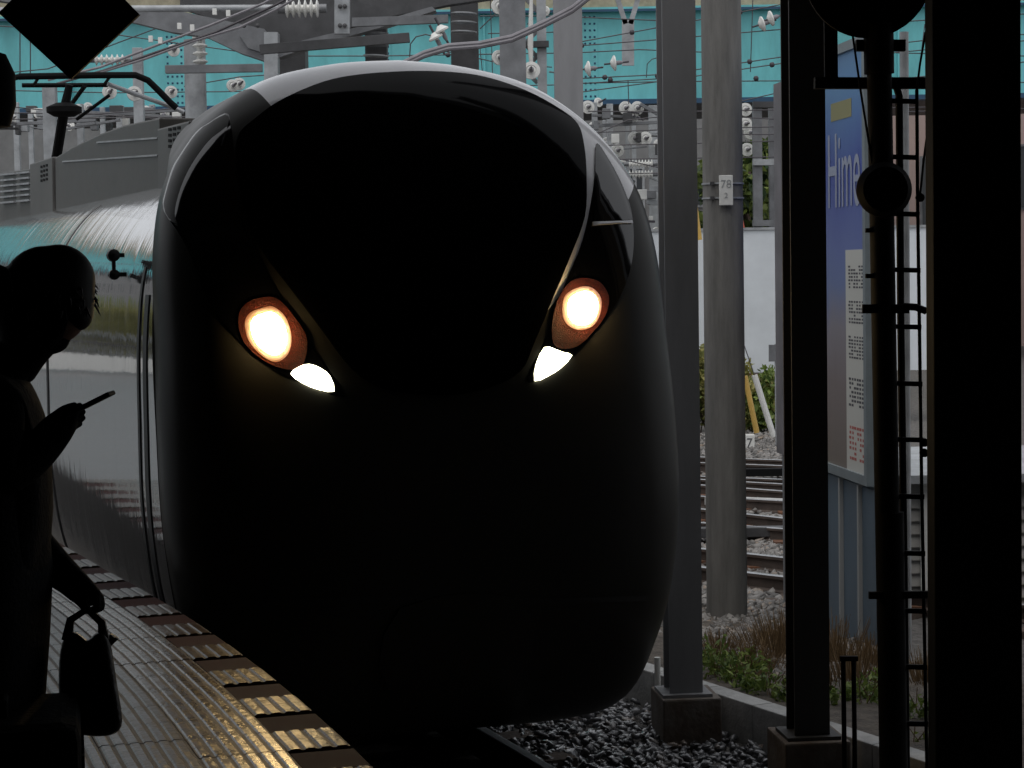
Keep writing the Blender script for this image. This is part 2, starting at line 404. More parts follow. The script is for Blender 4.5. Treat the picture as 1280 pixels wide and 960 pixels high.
# body of the leading car behind the cab
sec = catmull([(0,.32),(1.0,.32),(1.22,.5),(1.38,.85),(1.455,1.35),(1.465,1.9),(1.455,2.4),(1.40,2.78),(1.24,3.06),(1.02,3.24),(.7,3.34),(0,3.37)], 6)
cs = [(-p[0], p[1]) for p in sec[::-1]][:-1] + [(p[0], p[1]) for p in sec][:-1]
Y1 = 20.5
vs = []; fs = []; n = len(cs)
for j in range(41):
    for x, z in cs:
        y0_ = Az(z)+BN+.03; vs.append((x, y0_+(Y1-y0_)*j/40, z))
for j in range(40):
    for i in range(n): fs.append((j*n+i, j*n+(i+1) % n, (j+1)*n+(i+1) % n, (j+1)*n+i))
fs += [tuple(range(n)), tuple(40*n+i for i in range(n))]
MB().add(vs, fs).build('body_side', M['side'], train, smooth='auto')
def side_x(z): return -np.interp(z, [p[1] for p in sec], [p[0] for p in sec])
def side_strip(name, y, wd, z0, z1, m, lift=.006):
    vs = []; zs = np.linspace(z0, z1, 24)
    for z in zs:
        x = side_x(z)-lift
        for yy in (y-wd/2, y+wd/2): vs.append((x, yy, z))
        for yy in (y-wd/2, y+wd/2): vs.append((x+.03, yy, z))
    fs = []
    for i in range(23):
        a, c = 4*i, 4*i+4
        fs += [(a, a+1, c+1, c), (a, c, c+2, a+2), (a+1, a+3, c+3, c+1)]
    return MB().add(vs, fs).build(name, m, train, smooth='auto')
def side_y(px, py):      # distance along the car where a view ray meets the flat side
    d = TINV.to_3x3() @ ray(px, py); o = TINV @ CAM; t = (-1.46-o.x)/d.x; return (o+d*t).y
side_strip('door_seam', side_y(184,520), .10, .75, 2.6, M['seam'])
side_strip('door_seam', side_y(173,420), .055, .6, 2.75, M['seam'])
side_strip('door_seam', side_y(62,520), .06, .6, 2.55, M['seam'])
side_strip('door_seam', side_y(38,520), .10, .6, 2.55, M['seam'])
side_strip('roof_joint', side_y(60,300), .03, 2.6, 3.2, M['grille'])
yh = side_y(151, 330); zt_, zb_ = at(151,318,11.4).z, at(151,343,11.4).z
b = MB().tube([(-1.50, yh, zb_), (-1.50, yh, zt_)], .012)
b.lathe([(.01,-.035),(.035,-.02),(.038,.02),(.01,.035)], 12, (0,1,0), (-1.50, yh, zt_)); b.lathe([(.01,-.03),(.03,-.02),(.03,.02),(.01,.03)], 12, (0,1,0), (-1.50, yh, zb_))
b.box(-1.50,-1.44,yh-.012,yh+.012,zt_-.012,zt_+.012).box(-1.50,-1.43,yh-.012,yh+.012,zb_-.012,zb_+.012)
b.build('grab_handle', M['seam'], train, smooth='auto')
# black underframe and running gear
MB().box(-1.15, 1.15, YL+.3, 20.3, .28, .62).build('underframe', M['black'], train)
for yb in (3.6, 5.7, 15.8, 17.9):
    for sx in (-.533, .533):
        MB().lathe([(.05,-.08),(.43,-.065),(.43,.04),(.46,.045),(.46,.065),(.05,.08)], 28, (math.copysign(-1, sx), 0, 0), (sx, yb, .43)).build('wheel', M['rail'], train, smooth='auto')
for yb in (4.65, 16.85): MB().box(-1.05,-.85, yb-1.7, yb+1.7, .35, .6).box(.85,1.05, yb-1.7, yb+1.7, .35, .6).build('bogie_frame', M['black'], train)

# roof fairing behind the cab: two grilled ends, a long grey panel between them
def fp(px, py, x=-1.0):     # where a view ray meets the upright plane of the fairing side
    d = TINV.to_3x3() @ ray(px, py); o = TINV @ CAM; t = (x-o.x)/d.x; p = o+d*t; return (p.y, p.z)
def roof_prism(name, prof, x0, x1, m, bevel=.012):    # prof in (y, z)
    return MB().prism([(x0, y, z) for y, z in prof], (x1-x0, 0, 0)).build(name, m, train, bevel=bevel)
def drop(p, dz=.25): return (p[0], p[1]-dz)
roof_prism('roof_fairing', [drop(fp(199,215)), drop(fp(69,244)), fp(69,197), fp(90,184), fp(125,167), fp(156,156), fp(199,147)], -1.0, 1.0, M['fairing'])
g1 = roof_prism('fairing_end', [drop(fp(240,206)), drop(fp(200.5,214)), fp(200.5,161), fp(240,151)], -1.02, .9, M['grille'])
g2_ = roof_prism('fairing_end', [drop(fp(68,244)), drop(fp(40,250)), fp(40,205), fp(68,196)], -1.02, .9, M['grille'])
for gr, xa, xb, ya, yb, sl in ((g1, 215, 232, 160, 188, -.18), (g2_, 54, 64, 207, 230, -.3)):
    for i in range(3):
        for j in range(4):
            px = xa+(xb-xa)*i/3; py = ya+(yb-ya)*j/4+sl*(px-xa); q = [fp(px, py), fp(px+(xb-xa)*.22, py), fp(px+(xb-xa)*.22, py+(yb-ya)*.14), fp(px, py+(yb-ya)*.14)]
            MB().prism([(-1.024, y, z) for y, z in q], (.02,0,0)).build('vent_slot', M['black'], gr)
for p, q in (((122,178),(198,172.5)), ((79,202),(198,194))):
    a, c = fp(*p), fp(*q); MB().bar((-1.003, a[0], a[1]), (-1.003, c[0], c[1]), .012, .011).build('trim_line', M['steel_l'], train)
yf0 = fp(38,230)[0] - 5.6
# air-conditioning unit with louvres further back
ac = roof_prism('air_conditioner', [drop(fp(38,251)), drop(fp(-25,262)), fp(-25,220), fp(38,210)], -.98, .9, M['fairing'])
for j in range(6):
    for xa, xb in ((2,18),(22,38)):
        y = 252-j*7-(xa-2)*.1; a, c = fp(xa, y+1.5), fp(xb, y)
        MB().bar((-.995, a[0], a[1]), (-.995, c[0], c[1]), .04, .016).build('louvre', M['steel_l'], ac)
# pantograph
pg = bpy.data.objects.new('pantograph', None); C.objects.link(pg); pg.parent = train
PY = 20.0
hl, hr, hc = toloc(at(20, 98, PY)), toloc(at(180, 94, PY)), toloc(at(88, 96, PY))
pyl = hc.y; hz = hc.z; cx = 0
def pp(px, py, dy=0, Y=PY):
    p = toloc(at(px, py, Y)); return Vector((p.x, pyl+dy, p.z))
MB().tube([pp(20,98), pp(60,96), pp(120,93), pp(175,91), pp(192,97), pp(207,110), pp(222,124), pp(231,131)], .032, 10).tube([pp(20,98), pp(-10,108), pp(-30,125)], .028, 10).build('contact_strip', M['black'], pg, smooth='auto')
MB().tube([pp(30,105,.3), pp(145,101,.3)], .022, 8).tube([pp(45,100,.0), pp(45,105,.3)], .015).tube([pp(140,95,0), pp(140,101,.3)], .015).build('rear_strip', M['black'], pg, smooth='auto')
MB().tube([pp(140,102,.1), pp(175,113,.1), pp(225,128,.1), pp(244,135,.1)], .022, 8).build('horn_stay', M['steel_l'], pg, smooth='auto')
kn = pp(84,136,.2)
MB().tube([pp(90,104,.15), kn], [.035,.05], 10).tube([pp(112,104,.2), pp(98,140,1.2)], .022, 8).build('upper_arm', M['black'], pg, smooth='auto')
base = pp(84,158,.2); base.z = 3.55
MB().tube([kn, base+Vector((0,1.0,0))], .05, 10).tube([pp(145,115,.2), pp(105,145,.4)], .018, 8).build('lower_arm', M['black'], pg, smooth='auto')
MB().lathe([(.10,-.06),(.17,-.02),(.17,.03),(.08,.07)], 16, (0,0,1), kn).build('knuckle', M['black'], pg, smooth='auto')
fr = MB().bar((-.75, pyl-.3, 3.62), (.75, pyl-.3, 3.62), .1, .1).bar((-.75, pyl+1.4, 3.62), (.75, pyl+1.4, 3.62), .1, .1).bar((-.7, pyl-.3, 3.62), (-.7, pyl+1.4, 3.62), .08, .08).bar((.7, pyl-.3, 3.62), (.7, pyl+1.4, 3.62), .08, .08)
fr.tube([base+Vector((0,1.0,0)), (base.x, pyl+1.2, 3.6)], .08)
fr.build('base_frame', M['steel_d'], pg)
for sx in (-.7, .7):
    for dy in (-.3, 1.4):
        MB().lathe([(.05,-.28),(.08,-.22),(.05,-.2),(.08,-.15),(.05,-.13),(.08,-.08),(.05,-.06)], 12, (0,0,1), (sx, pyl+dy, 3.64)).build('insulator', M['porc'], pg, smooth='auto')
for dx, dy, s_ in ((-.5, -2.0, .3), (.2, -1.4, .22), (-.3, 2.4, .35)):
    b = MB().box(dx-.3, dx+.3, pyl+dy-.4, pyl+dy+.4, 3.3, 3.3+s_+.15); b.build('roof_equipment', M['fairing'], train, bevel=.03)
MB().tube([(-.8, yf0+8.2, 3.4), (-.8, pyl-2.2, 3.5), (-.6, pyl-1.0, 3.62), (-.7, pyl-.3, 3.62)], .03, 8).build('roof_cable', M['steel_l'], train, smooth='auto')

# rails under the train and the platform-side ballast
def rail_obj(name, a, b_, parent=None):
    a, b_ = Vector(a), Vector(b_); t = (b_-a).normalized(); u = Vector((t.y, -t.x, 0))
    prof = [(-.065,-.15),(.065,-.15),(.065,-.135),(.012,-.12),(.012,-.04),(.034,-.03),(.034,-.004),(.026,0),(-.026,0),(-.034,-.004),(-.034,-.03),(-.012,-.04),(-.012,-.12),(-.065,-.135)]
    o = MB().prism([a+u*x+Vector((0,0,z)) for x, z in prof], b_-a).build(name, M['rail'], parent)
    o.data.materials.append(M['railtop'])
    for p in o.data.polygons:
        if p.normal.z > .5 and p.center.z > -.02: p.material_index = 1
    return o
tk = thing('railway_track', 'near railway track that the express train runs on', 'track', (0,0,0))
for s_ in (-.533, .533):
    rail_obj('rail', TO + rt*s_ - ax*25, TO + rt*s_ + ax*60, tk)
for i in range(24):
    c = TO + ax*(-4 + i*.62); MB().bar(c-rt*1.0+Vector((0,0,-.22)), c+rt*1.0+Vector((0,0,-.22)), .2, .14).build('sleeper', M['timber'], tk)

# ------------------------------------------------------------------ columns, poles, pillar between the tracks
def h_column(P, wd, z0, z1, m, name, label, fw, fz0):
    t = thing(name, label, 'column', (P.x, P.y, 0), YAW*.3)
    h = wd/2; f = .014
    MB().box(-h, h, -h, -h+f, z0, z1).build('flange', m, t); MB().box(-h, h, h-f, h, z0, z1).build('flange', m, t)
    MB().box(-.005, .005, -h+f+.001, h-f-.001, z0, z1).build('web', m, t)
    MB().box(-h-.05, h+.05, -h-.05, h+.05, z0-.02, z0-.001).build('base_plate', m, t)
    MB().box(-fw[0], fw[1], -.19, .24, fz0, z0-.021).build('foundation_block', M['rust_conc'], t, bevel=.012)
    return t
M['rust_conc'] = mat('stained_foundation', (.22,.20,.18), .85, 0, 0, 5, .3, 30, col2=(.12,.085,.06))
P1 = at(854, 862, 12.6); P2 = at(1010, 914, 11.3)
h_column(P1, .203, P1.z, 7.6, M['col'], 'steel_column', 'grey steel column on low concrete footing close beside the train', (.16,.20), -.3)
h_column(P2, .195, P2.z, 7.6, M['col_d'], 'steel_column', 'shade-darkened steel column on square footing in front of the blue poster board', (.175,.19), -.35)
# concrete pole with number plate
PB = at(909, 782, 15.9)
cp = thing('concrete_pole', 'weathered round concrete pole with white number plate', 'pole', (PB.x, PB.y, PB.z))
MB().lathe([(.158,-.3),(.157,0),(.150,6.5),(.148,7.5)], 32).build('shaft', M['concrete'], cp, smooth='auto')
np_ = at(907, 238, 15.75); lx = np_.x-PB.x; lz = np_.z-PB.z
numplate = MB().box(lx-.052, lx+.052, -.185, -.172, lz-.113, lz+.113).build('number_plate', M['porc'], cp, bevel=.004)
for dz in (.055, -.055):
    MB().lathe([(.1565,-.006),(.162,-.006),(.162,.006),(.1565,.006)], 32, (0,0,1), (0,0,lz+dz)).build('strap', M['steel_l'], cp, smooth='auto')
    MB().box(-.11,-.08,-.155,-.125,lz+dz-.012,lz+dz+.012).build('buckle', M['steel_d'], cp)
def text(name, s, size, m, parent, loc, rot, depth=.001, sx=1.0):
    cu = bpy.data.curves.new(name, 'FONT'); cu.body = s; cu.size = size; cu.align_x = 'CENTER'; cu.align_y = 'CENTER'; cu.extrude = depth
    o = bpy.data.objects.new(name, cu); C.objects.link(o); bpy.context.view_layer.update()
    me = bpy.data.meshes.new_from_object(o.evaluated_get(bpy.context.evaluated_depsgraph_get()))
    bpy.data.objects.remove(o); me.materials.clear(); me.materials.append(m)
    q = link(name, me, parent); q.location = loc; q.rotation_euler = rot; q.scale = (sx, 1, 1); return q
M['ink'] = mat('faded_black_ink', (.08,.08,.09), .7); M['ink_g'] = mat('grey_ink', (.35,.36,.36), .7)
text('plate_number', '78', .085, M['ink_g'], numplate, (lx, -.187, lz+.045), (R(90),0,0))
text('plate_number', '2', .055, M['ink_g'], numplate, (lx, -.187, lz-.04), (R(90),0,0))
# black canopy pillar
PP = at(1219, 520, 9.8)
pl = thing('canopy_pillar', 'broad black pillar beside the signal mast holding the canopy', 'pillar', (PP.x, PP.y, -.25))
MB().box(-.207, .207, -.06, .12, 0, 5.73).build('shaft', M['black'], pl, bevel=.012)
MB().box(-.32, .32, -.32, .32, -.02, .3).build('footing', M['concrete'], pl, bevel=.02)
# rusty pipe and white stub behind the first column
a = at(831, 690, 13.3); c = at(832, 850, 13.3)
tag(MB().tube([(a.x, a.y, 1.6), (a.x, a.y, -.22)], .018, 10).build('rusty_pipe', M['rust'], smooth='auto'), 'thin rusty pipe standing between train and grey column', 'pipe')
c = at(822, 855, 13.0)
tag(MB().tube([(c.x, c.y, .25), (c.x, c.y, -.22)], .02, 10).build('marker_stub', M['porc'], smooth='auto'), 'short white marker stub at the train side', 'marker')

# ------------------------------------------------------------------ signal mast with ladder, seen from behind
SY = 10.35
MBASE = at(1118, 950, SY)
sm = thing('signal_mast', 'black signal mast with round backplates, crossarm and ladder', 'signal', (0,0,0))
def sp(px, py, dy=0): return at(px, py, SY+dy)
def vbar(px_t, py_t, px_b, py_b, r, name, zbot=None, n=12):
    a, b_ = sp(px_t, py_t), sp(px_b, py_b)
    if zbot is not None: b_ = Vector((b_.x, b_.y, zbot))
    return MB().tube([a, b_], r, n).build(name, M['black'], sm, smooth='auto')
vbar(1098, 30, 1116, 960, .062, 'mast', -.25, 16)
vbar(1098, 30, 1099, 92, .075, 'neck'); 
vbar(1112, 640, 1118, 960, .072, 'mast_base', -.22, 16)
MB().tube([sp(1118,100,.05), sp(1124,120,.05), sp(1126,400,.05), sp(1130,700,.05), sp(1133,955,.05), Vector((sp(1133,955,.05).x, SY+.05, -.22))], .019, 8).build('cable_pipe', M['black'], sm, smooth='auto')
ld = MB().tube([sp(1146,112,-.02), sp(1147,250,-.02), sp(1152,600,-.02), Vector((sp(1160,955,-.02).x, SY-.02, -.22))], .009, 8).build('ladder_rail', M['black'], sm, smooth='auto')
for py in (126, 196, 267, 337, 408, 479, 549, 620, 691, 763, 833, 904):
    x1 = 1146 + (py-112)*.0165
    MB().bar(sp(1112, py, .0), sp(x1+1, py+1, -.02), .018, .024).build('ladder_rung', M['black'], ld)
MB().bar(sp(1018,104,.06), sp(1160,104,.06), .06, .055).build('crossarm', M['black'], sm)
MB().bar(sp(1038,20,.05), sp(1039,103,.05), .065, .03, (0,1,0)).build('bracket', M['black'], sm)
MB().bar(sp(1070,57,.02), sp(1131,57,.02), .05, .055).build('bracket', M['black'], sm)
MB().lathe([(.02,-.02),(.315,-.012),(.315,.012),(.25,.02),(.2,.12),(.02,.13)], 40, (0,1,0), sp(1085,-33,-.03)).build('backplate', M['black'], sm, smooth='auto')
MB().lathe([(.02,-.05),(.11,-.045),(.136,-.01),(.136,.012),(.12,.02),(.1,.14),(.02,.15)], 36, (0,1,0), sp(1105,237,-.09)).build('backplate', M['black'], sm, smooth='auto')
MB().bar(sp(1078,386,-.04), sp(1136,386,-.04), .03, .045).tube([sp(1130,383,-.04), sp(1145,384,-.04), sp(1158,389,-.04)], .018, 8).build('clamp', M['black'], sm)
MB().bar(sp(1086,744,-.04), sp(1162,743,-.04), .03, .035).build('clamp', M['black'], sm)
for py in (288, 345): MB().bar(sp(1082,py,-.02), sp(1098,py,-.02), .03, .022).build('bolt_lug', M['black'], sm)
for q in ([(1066,45),(1076,115),(1092,215)], [(1157,40),(1150,80),(1146,112)], [(1160,160),(1154,205),(1150,246)]):
    MB().tube([sp(x, y, -.03) for x, y in q], .006, 6).build('stay_wire', M['black'], sm, smooth='auto')
for py in (247, 553, 566): MB().lathe([(.005,-.02),(.022,-.012),(.022,.012),(.005,.02)], 10, (0,1,0), sp(1150+(py-247)*.016, py, -.03)).build('ladder_clip', M['black'], ld, smooth='auto')
# twin short posts
tp = thing('marker_post', 'pair of short black posts joined at the top near the kerb', 'post', (0,0,0))
for px in (1054, 1067):
    a = at(px, 822, 10.9); MB().tube([a, Vector((at(px+2,955,10.9).x, 10.9, -.22))], .013, 10).build('post', M['black'], tp, smooth='auto')
MB().bar(at(1050,823,10.9), at(1072,823,10.9), .03, .025).build('cap_bar', M['black'], tp)

# ------------------------------------------------------------------ kerb, soil strip, ballast
k0 = gnd(875, 860, .06); k1 = gnd(1165, 955, .06); kd = (k1-k0).normalized(); kn_ = Vector((-kd.y, kd.x, 0)) * 1
if kn_.x < 0: kn_ = -kn_
kerb = thing('trackside_kerb', 'low pale concrete kerb running behind the column footings', 'kerb', (0,0,0))
for i in range(-14, 9):
    a = k0 + kd*(i*.6+.004); c = k0 + kd*((i+1)*.6-.004)
    MB().prism([(a.x, a.y, -.3), (c.x, c.y, -.3), (c.x, c.y, .06), (a.x, a.y, .06)], kn_*(.15)).build('kerb_block', M['conc_l'], kerb, bevel=.008)
strip = MB().prism([k0+kd*-12+kn_*.151+Vector((0,0,-.09)), k0+kd*6+kn_*.151+Vector((0,0,-.09)), k0+kd*6+kn_*1.9+Vector((0,0,-.09)), k0+kd*-12+kn_*1.9+Vector((0,0,-.09))], (0,0,.06)).build('soil_strip', mat('damp_soil', (.10,.085,.07), .9, 0, .5, 9, .8, 30)); kind(strip, 'structure')
M['slab'] = mat('grey_trough_lid', (.38,.39,.39), .6, 0, .2, 5, .3, 40)
tr = thing('cable_trough', 'flat grey concrete trough lids among the weeds', 'trough', (0,0,0))
for i in range(-6, 7):
    a = gnd(985, 816, .0) + kd*(i*.5); 
    MB().prism([a+Vector((0,0,-.1)), a+kd*.49+Vector((0,0,-.1)), a+kd*.49+kn_*.32+Vector((0,0,-.1)), a+kn_*.32+Vector((0,0,-.1))], (0,0,.1)).build('trough_lid', M['slab'], tr, bevel=.006)

# rocks as one mesh
phi = (1+5**.5)/2
ICO_V = np.array([(-1,phi,0),(1,phi,0),(-1,-phi,0),(1,-phi,0),(0,-1,phi),(0,1,phi),(0,-1,-phi),(0,1,-phi),(phi,0,-1),(phi,0,1),(-phi,0,-1),(-phi,0,1)])/1.9
ICO_F = np.array([(0,11,5),(0,5,1),(0,1,7),(0,7,10),(0,10,11),(1,5,9),(5,11,4),(11,10,2),(10,7,6),(7,1,8),(3,9,4),(3,4,2),(3,2,6),(3,6,8),(3,8,9),(4,9,5),(2,4,11),(6,2,10),(8,6,7),(9,8,1)])
OCT_V = np.array([(1,0,0),(-1,0,0),(0,1,0),(0,-1,0),(0,0,1),(0,0,-1)], float); OCT_F = np.array([(0,2,4),(2,1,4),(1,3,4),(3,0,4),(2,0,5),(1,2,5),(3,1,5),(0,3,5)])
def rocks(name, pts, s0, s1, m, V, Fc, label):
    n = len(pts); k = len(V)
    s_ = rng.uniform(s0, s1, (n,1,1)); v = V[None] * rng.uniform(.5, 1.5, (n, k, 1)) * rng.uniform([.8,.55,.4],[1.5,1.1,.85],(n,1,3)) * s_
    ang = rng.uniform(0, 6.283, n); ca, sa = np.cos(ang), np.sin(ang)
    x = v[...,0]*ca[:,None]-v[...,1]*sa[:,None]; y = v[...,0]*sa[:,None]+v[...,1]*ca[:,None]
    tl = rng.uniform(-.7,.7,n); ct, st = np.cos(tl)[:,None], np.sin(tl)[:,None]
    x, z = x*ct - v[...,2]*st, x*st + v[...,2]*ct
    co = np.stack([x, y, z], -1) + np.asarray(pts)[:,None,:]
    f = (Fc[None] + (np.arange(n)*k)[:,None,None]).reshape(-1,3)
    me = bpy.data.meshes.new(name); me.vertices.add(n*k); me.vertices.foreach_set('co', co.reshape(-1))
    me.loops.add(f.size); me.loops.foreach_set('vertex_index', f.reshape(-1).astype(np.int32))
    me.polygons.add(len(f)); me.polygons.foreach_set('loop_start', np.arange(0, f.size, 3, dtype=np.int32))
    me.update(calc_edges=True); me.validate(); me.materials.append(m)
    o = link(name, me); kind(o, 'stuff', label); return o
def rock_mat(name, c1, c2, rough, coat=0):
    m = mat(name, c1, rough, 0, 0, 11, .3, 60, col2=c2, coat=coat)
    n = m.node_tree.nodes; l = m.node_tree.links
    gm = n.new('ShaderNodeNewGeometry'); rp = n.new('ShaderNodeValToRGB'); l.new(gm.outputs['Random Per Island'], rp.inputs[0])
    rp.color_ramp.elements[0].color = (*c2, 1); rp.color_ramp.elements[1].color = (*c1, 1)
    e = rp.color_ramp.elements.new(.86); e.color = (*c1, 1); rp.color_ramp.elements[2].color = (c1[0]*.95, c1[1]*.75, c1[2]*.58, 1)
    l.new(rp.outputs[0], n['Principled BSDF'].inputs['Base Color']); return m
M['rock_n'] = rock_mat('wet_ballast_stone', (.24,.24,.25), (.05,.05,.055), .25, .8)
M['rock_f'] = rock_mat('ballast_stone', (.30,.285,.27), (.07,.066,.062), .6)
pts = []
while len(pts) < 11000:
    a = random.uniform(-7, 9); c = random.uniform(.56, 2.4)
    p = TO + ax*a + rt*c
    if (p - k0).dot(kn_) < -.03: pts.append((p.x, p.y, -.2+random.uniform(-.01,.05)))
rocks('near_ballast', pts, .022, .042, M['rock_n'], ICO_V, ICO_F, 'wet dark grey ballast stones between train and kerb')
pts = []
while len(pts) < 26000:
    Y = random.uniform(12.5, 36); px = random.uniform(865, 1010); p = gnd(px, 600, 0); X = ray(px, 600).x/ray(px, 600).y*Y + random.uniform(-.4,.4)
    p = Vector((X, Y, 0))
    if (p-k0).dot(kn_) > .75 and random.random() < 16/Y: pts.append((X, Y, (-.03 if (p-k0).dot(kn_) < 1.9 else -.2)+random.uniform(-.01,.05)))
rocks('yard_ballast', pts, .03, .065, M['rock_f'], OCT_V, OCT_F, 'pale ballast stones around the yard tracks beyond the kerb')

# ------------------------------------------------------------------ yard tracks (nearly across the view)
pairs = [((876,685,988,697),(876,708,988,721)), ((934,642,988,648),(934,657,988,661)), ((934,610,988,614),(934,623,988,626)), ((934,597,988,599),(934,602,988,605)), ((934,573,988,575),(934,580,988,582))]
labs = ['yard track with bright rails and open ballast nearest the concrete pole', 'rusty yard track with timber sleepers, second beyond the kerb', 'rusty yard track third beyond the kerb',
        'yard track with close rails, fourth beyond the kerb', 'farthest yard track running below the bushes']
for (p, q), lab in zip(pairs, labs):
    t = thing('yard_track', lab, 'track', (0,0,0), 0, 'yard tracks beyond the kerb')
    ends = []
    for x0, y0, x1, y1 in (p, q):
        a, c = gnd(x0, y0), gnd(x1, y1); d = (c-a).normalized()
        rail_obj('rail', a - d*9, c + d*14, t); ends.append((a, c, d))
    (a, c, d), (a2, c2, d2) = ends
    nrm = Vector((-d.y, d.x, 0)); 
    for i in range(-8, 16):
        s0 = a + d*(i*.62); s1 = s0 + nrm*(-(nrm.dot(s0-a2)))
        e = (s1-s0).normalized()
        if (s1-s0).length > .4:
            MB().bar(s0-e*.42+Vector((0,0,-.2)), s1+e*.42+Vector((0,0,-.2)), .2, .12).build('sleeper', M['timber'], t)
            for s_ in (s0, s1): MB().box(s_.x-.09, s_.x+.09, s_.y-.09, s_.y+.09, -.14, -.115).build('rail_chair', M['rust'], t)
# loose timbers, switch rod and a point-machine box between the tracks
for i, (px, py, L, an, m, lab) in enumerate(((948, 628, 1.3, .5, 'conc_l', 'pale plank lying askew between the yard rails'), (968, 664, 1.9, 0, 'steel_d', 'dark steel switch rod lying beside the yard rail'), (965, 590, 1.6, .05, 'black', 'black point rod between the far yard rails'))):
    p = gnd(px, py, -.05); d = Vector((math.cos(-an), math.sin(-an), 0))
    tag(MB().bar(p-d*L/2, p+d*L/2, .16, .10).build('loose_timber', M[m], bevel=.008), lab, 'timber')

# ------------------------------------------------------------------ weeds
def leaf_mat(name, c1, c2, tr=.25):
    m = mat(name, c1, .55)
    n = m.node_tree.nodes; l = m.node_tree.links; b = n['Principled BSDF']
    gm = n.new('ShaderNodeNewGeometry'); rp = n.new('ShaderNodeValToRGB'); l.new(gm.outputs['Random Per Island'], rp.inputs[0])
    rp.color_ramp.elements[0].color = (*c2, 1); rp.color_ramp.elements[1].color = (*c1, 1)
    l.new(rp.outputs[0], b.inputs['Base Color'])
    tb = n.new('ShaderNodeBsdfTranslucent'); l.new(rp.outputs[0], tb.inputs[0]); mx = n.new('ShaderNodeMixShader'); mx.inputs[0].default_value = tr
    l.new(b.outputs[0], mx.inputs[1]); l.new(tb.outputs[0], mx.inputs[2]); l.new(mx.outputs[0], n['Material Output'].inputs[0]); return m
M['leaf'] = leaf_mat('weed_leaf', (.28,.36,.08), (.07,.13,.03))
M['dry']  = leaf_mat('dry_grass', (.26,.17,.085), (.13,.085,.045))
M['leaf_d'] = leaf_mat('dark_tree_leaf', (.22,.28,.06), (.02,.05,.018))
M['leaf_y'] = leaf_mat('yellowish_bush_leaf', (.40,.36,.11), (.12,.14,.04))
M['bark'] = mat('bark', (.10,.07,.055), .9, 0, .4, 8, .5, 20)
def leaves(C0, R0, n, size, aspect=2.0, shell=.4):
    """n small bent leaf quads in an ellipsoid"""
    u = rng.normal(size=(n,3)); u /= np.linalg.norm(u, axis=1)[:,None]; r = (shell + (1-shell)*rng.random(n)) ** .8
    c = np.array(C0) + u*r[:,None]*np.array(R0)
    d = rng.normal(size=(n,3)); d /= np.linalg.norm(d, axis=1)[:,None]; e = np.cross(d, rng.normal(size=(n,3))); e /= np.linalg.norm(e, axis=1)[:,None]
    s_ = size*rng.uniform(.6,1.3,(n,1))
    return np.stack([c-d*s_*aspect/2, c+e*s_/2, c+d*s_*aspect/2, c-e*s_/2], 1).reshape(-1,3)
def quads(name, co, m, parent=None):
    me = bpy.data.meshes.new(name); k = len(co); f = np.arange(k, dtype=np.int32)
    me.vertices.add(k); me.vertices.foreach_set('co', co.reshape(-1)); me.loops.add(k); me.loops.foreach_set('vertex_index', f)
    me.polygons.add(k//4); me.polygons.foreach_set('loop_start', np.arange(0, k, 4, dtype=np.int32)); me.update(calc_edges=True); me.materials.append(m)
    return link(name, me, parent)
def weed(p, h, wd, m, lab, n=160, grass=False, size=.022):
    co = []
    if grass:
        for i in range(n):
            a = random.uniform(0, 6.28); r = wd*random.random()*.5; x, y = r*math.cos(a), r*math.sin(a); hh = h*random.uniform(.5,1.1); lx, ly = x*.9+random.uniform(-.05,.05), y*.9+random.uniform(-.05,.05); w_ = .004
            co += [(x-w_,y,0),(x+w_,y,0),(x+lx+w_*.3,y+ly,hh),(x+lx-w_*.3,y+ly,hh)]
        co = np.array(co)
    else:
        st = []
        for i in range(max(4, int(wd*28))):
            a = random.uniform(0,6.28); r = wd*.5*math.sqrt(random.random()); hh = h*random.uniform(.45,1); tx, ty = random.uniform(-.06,.06), random.uniform(-.06,.06)
            st.append(leaves((r*math.cos(a)+tx*.5, r*math.sin(a)+ty*.5, hh*.55), (.05,.05,hh*.5), n//10, size, 2.4, .1))
        co = np.concatenate(st)
    root = thing('weed_clump', lab, 'weed', p)
    quads('foliage', co, m, root)
    b = MB()
    for i in range(5): b.tube([(random.uniform(-wd,wd)*.2, random.uniform(-wd,wd)*.2, 0), (random.uniform(-wd,wd)*.3, random.uniform(-wd,wd)*.3, h*.8)], .003, 5)
    b.build('stem', M['dry'], root); root['group'] = 'weeds along the kerb'
    return root
spots = [(955,815,.2,.3,1),(938,838,.2,.3,1),(900,825,.2,.25,1),(946,852,.22,.25,0),(918,842,.2,.3,0),(893,858,.34,.30,0),(906,850,.30,.30,0),(884,838,.22,.2,0),(922,862,.20,.25,0),(938,870,.22,.28,0),(952,868,.18,.25,0),(966,880,.26,.26,0),(980,884,.26,.28,0),(975,830,.30,.3,1),(985,822,.34,.3,1),(930,852,.14,.3,1),(1040,835,.34,.3,1),(1044,880,.30,.25,0),(1080,890,.30,.4,0),(1092,880,.26,.3,0),(1086,838,.26,.3,1),(1146,905,.26,.35,0),(1158,862,.25,.3,1),(1066,860,.26,.3,1),(1150,940,.2,.3,0),(960,845,.15,.25,1)]
for x, y, h, wd, g_ in spots:
    p = gnd(x, y, -.03)
    where = 'between the grey column and the trough lids' if x < 945 else 'at the foot of the dark steel column' if x < 1000 else 'in front of the blue ribbed panels' if x < 1110 else 'at the foot of the signal ladder'
    weed(p, h, wd, M['dry'] if g_ else M['leaf'], ('dry brown grass tuft ' if g_ else 'low green leafy weed ') + where, 150 if g_ else 220, bool(g_))

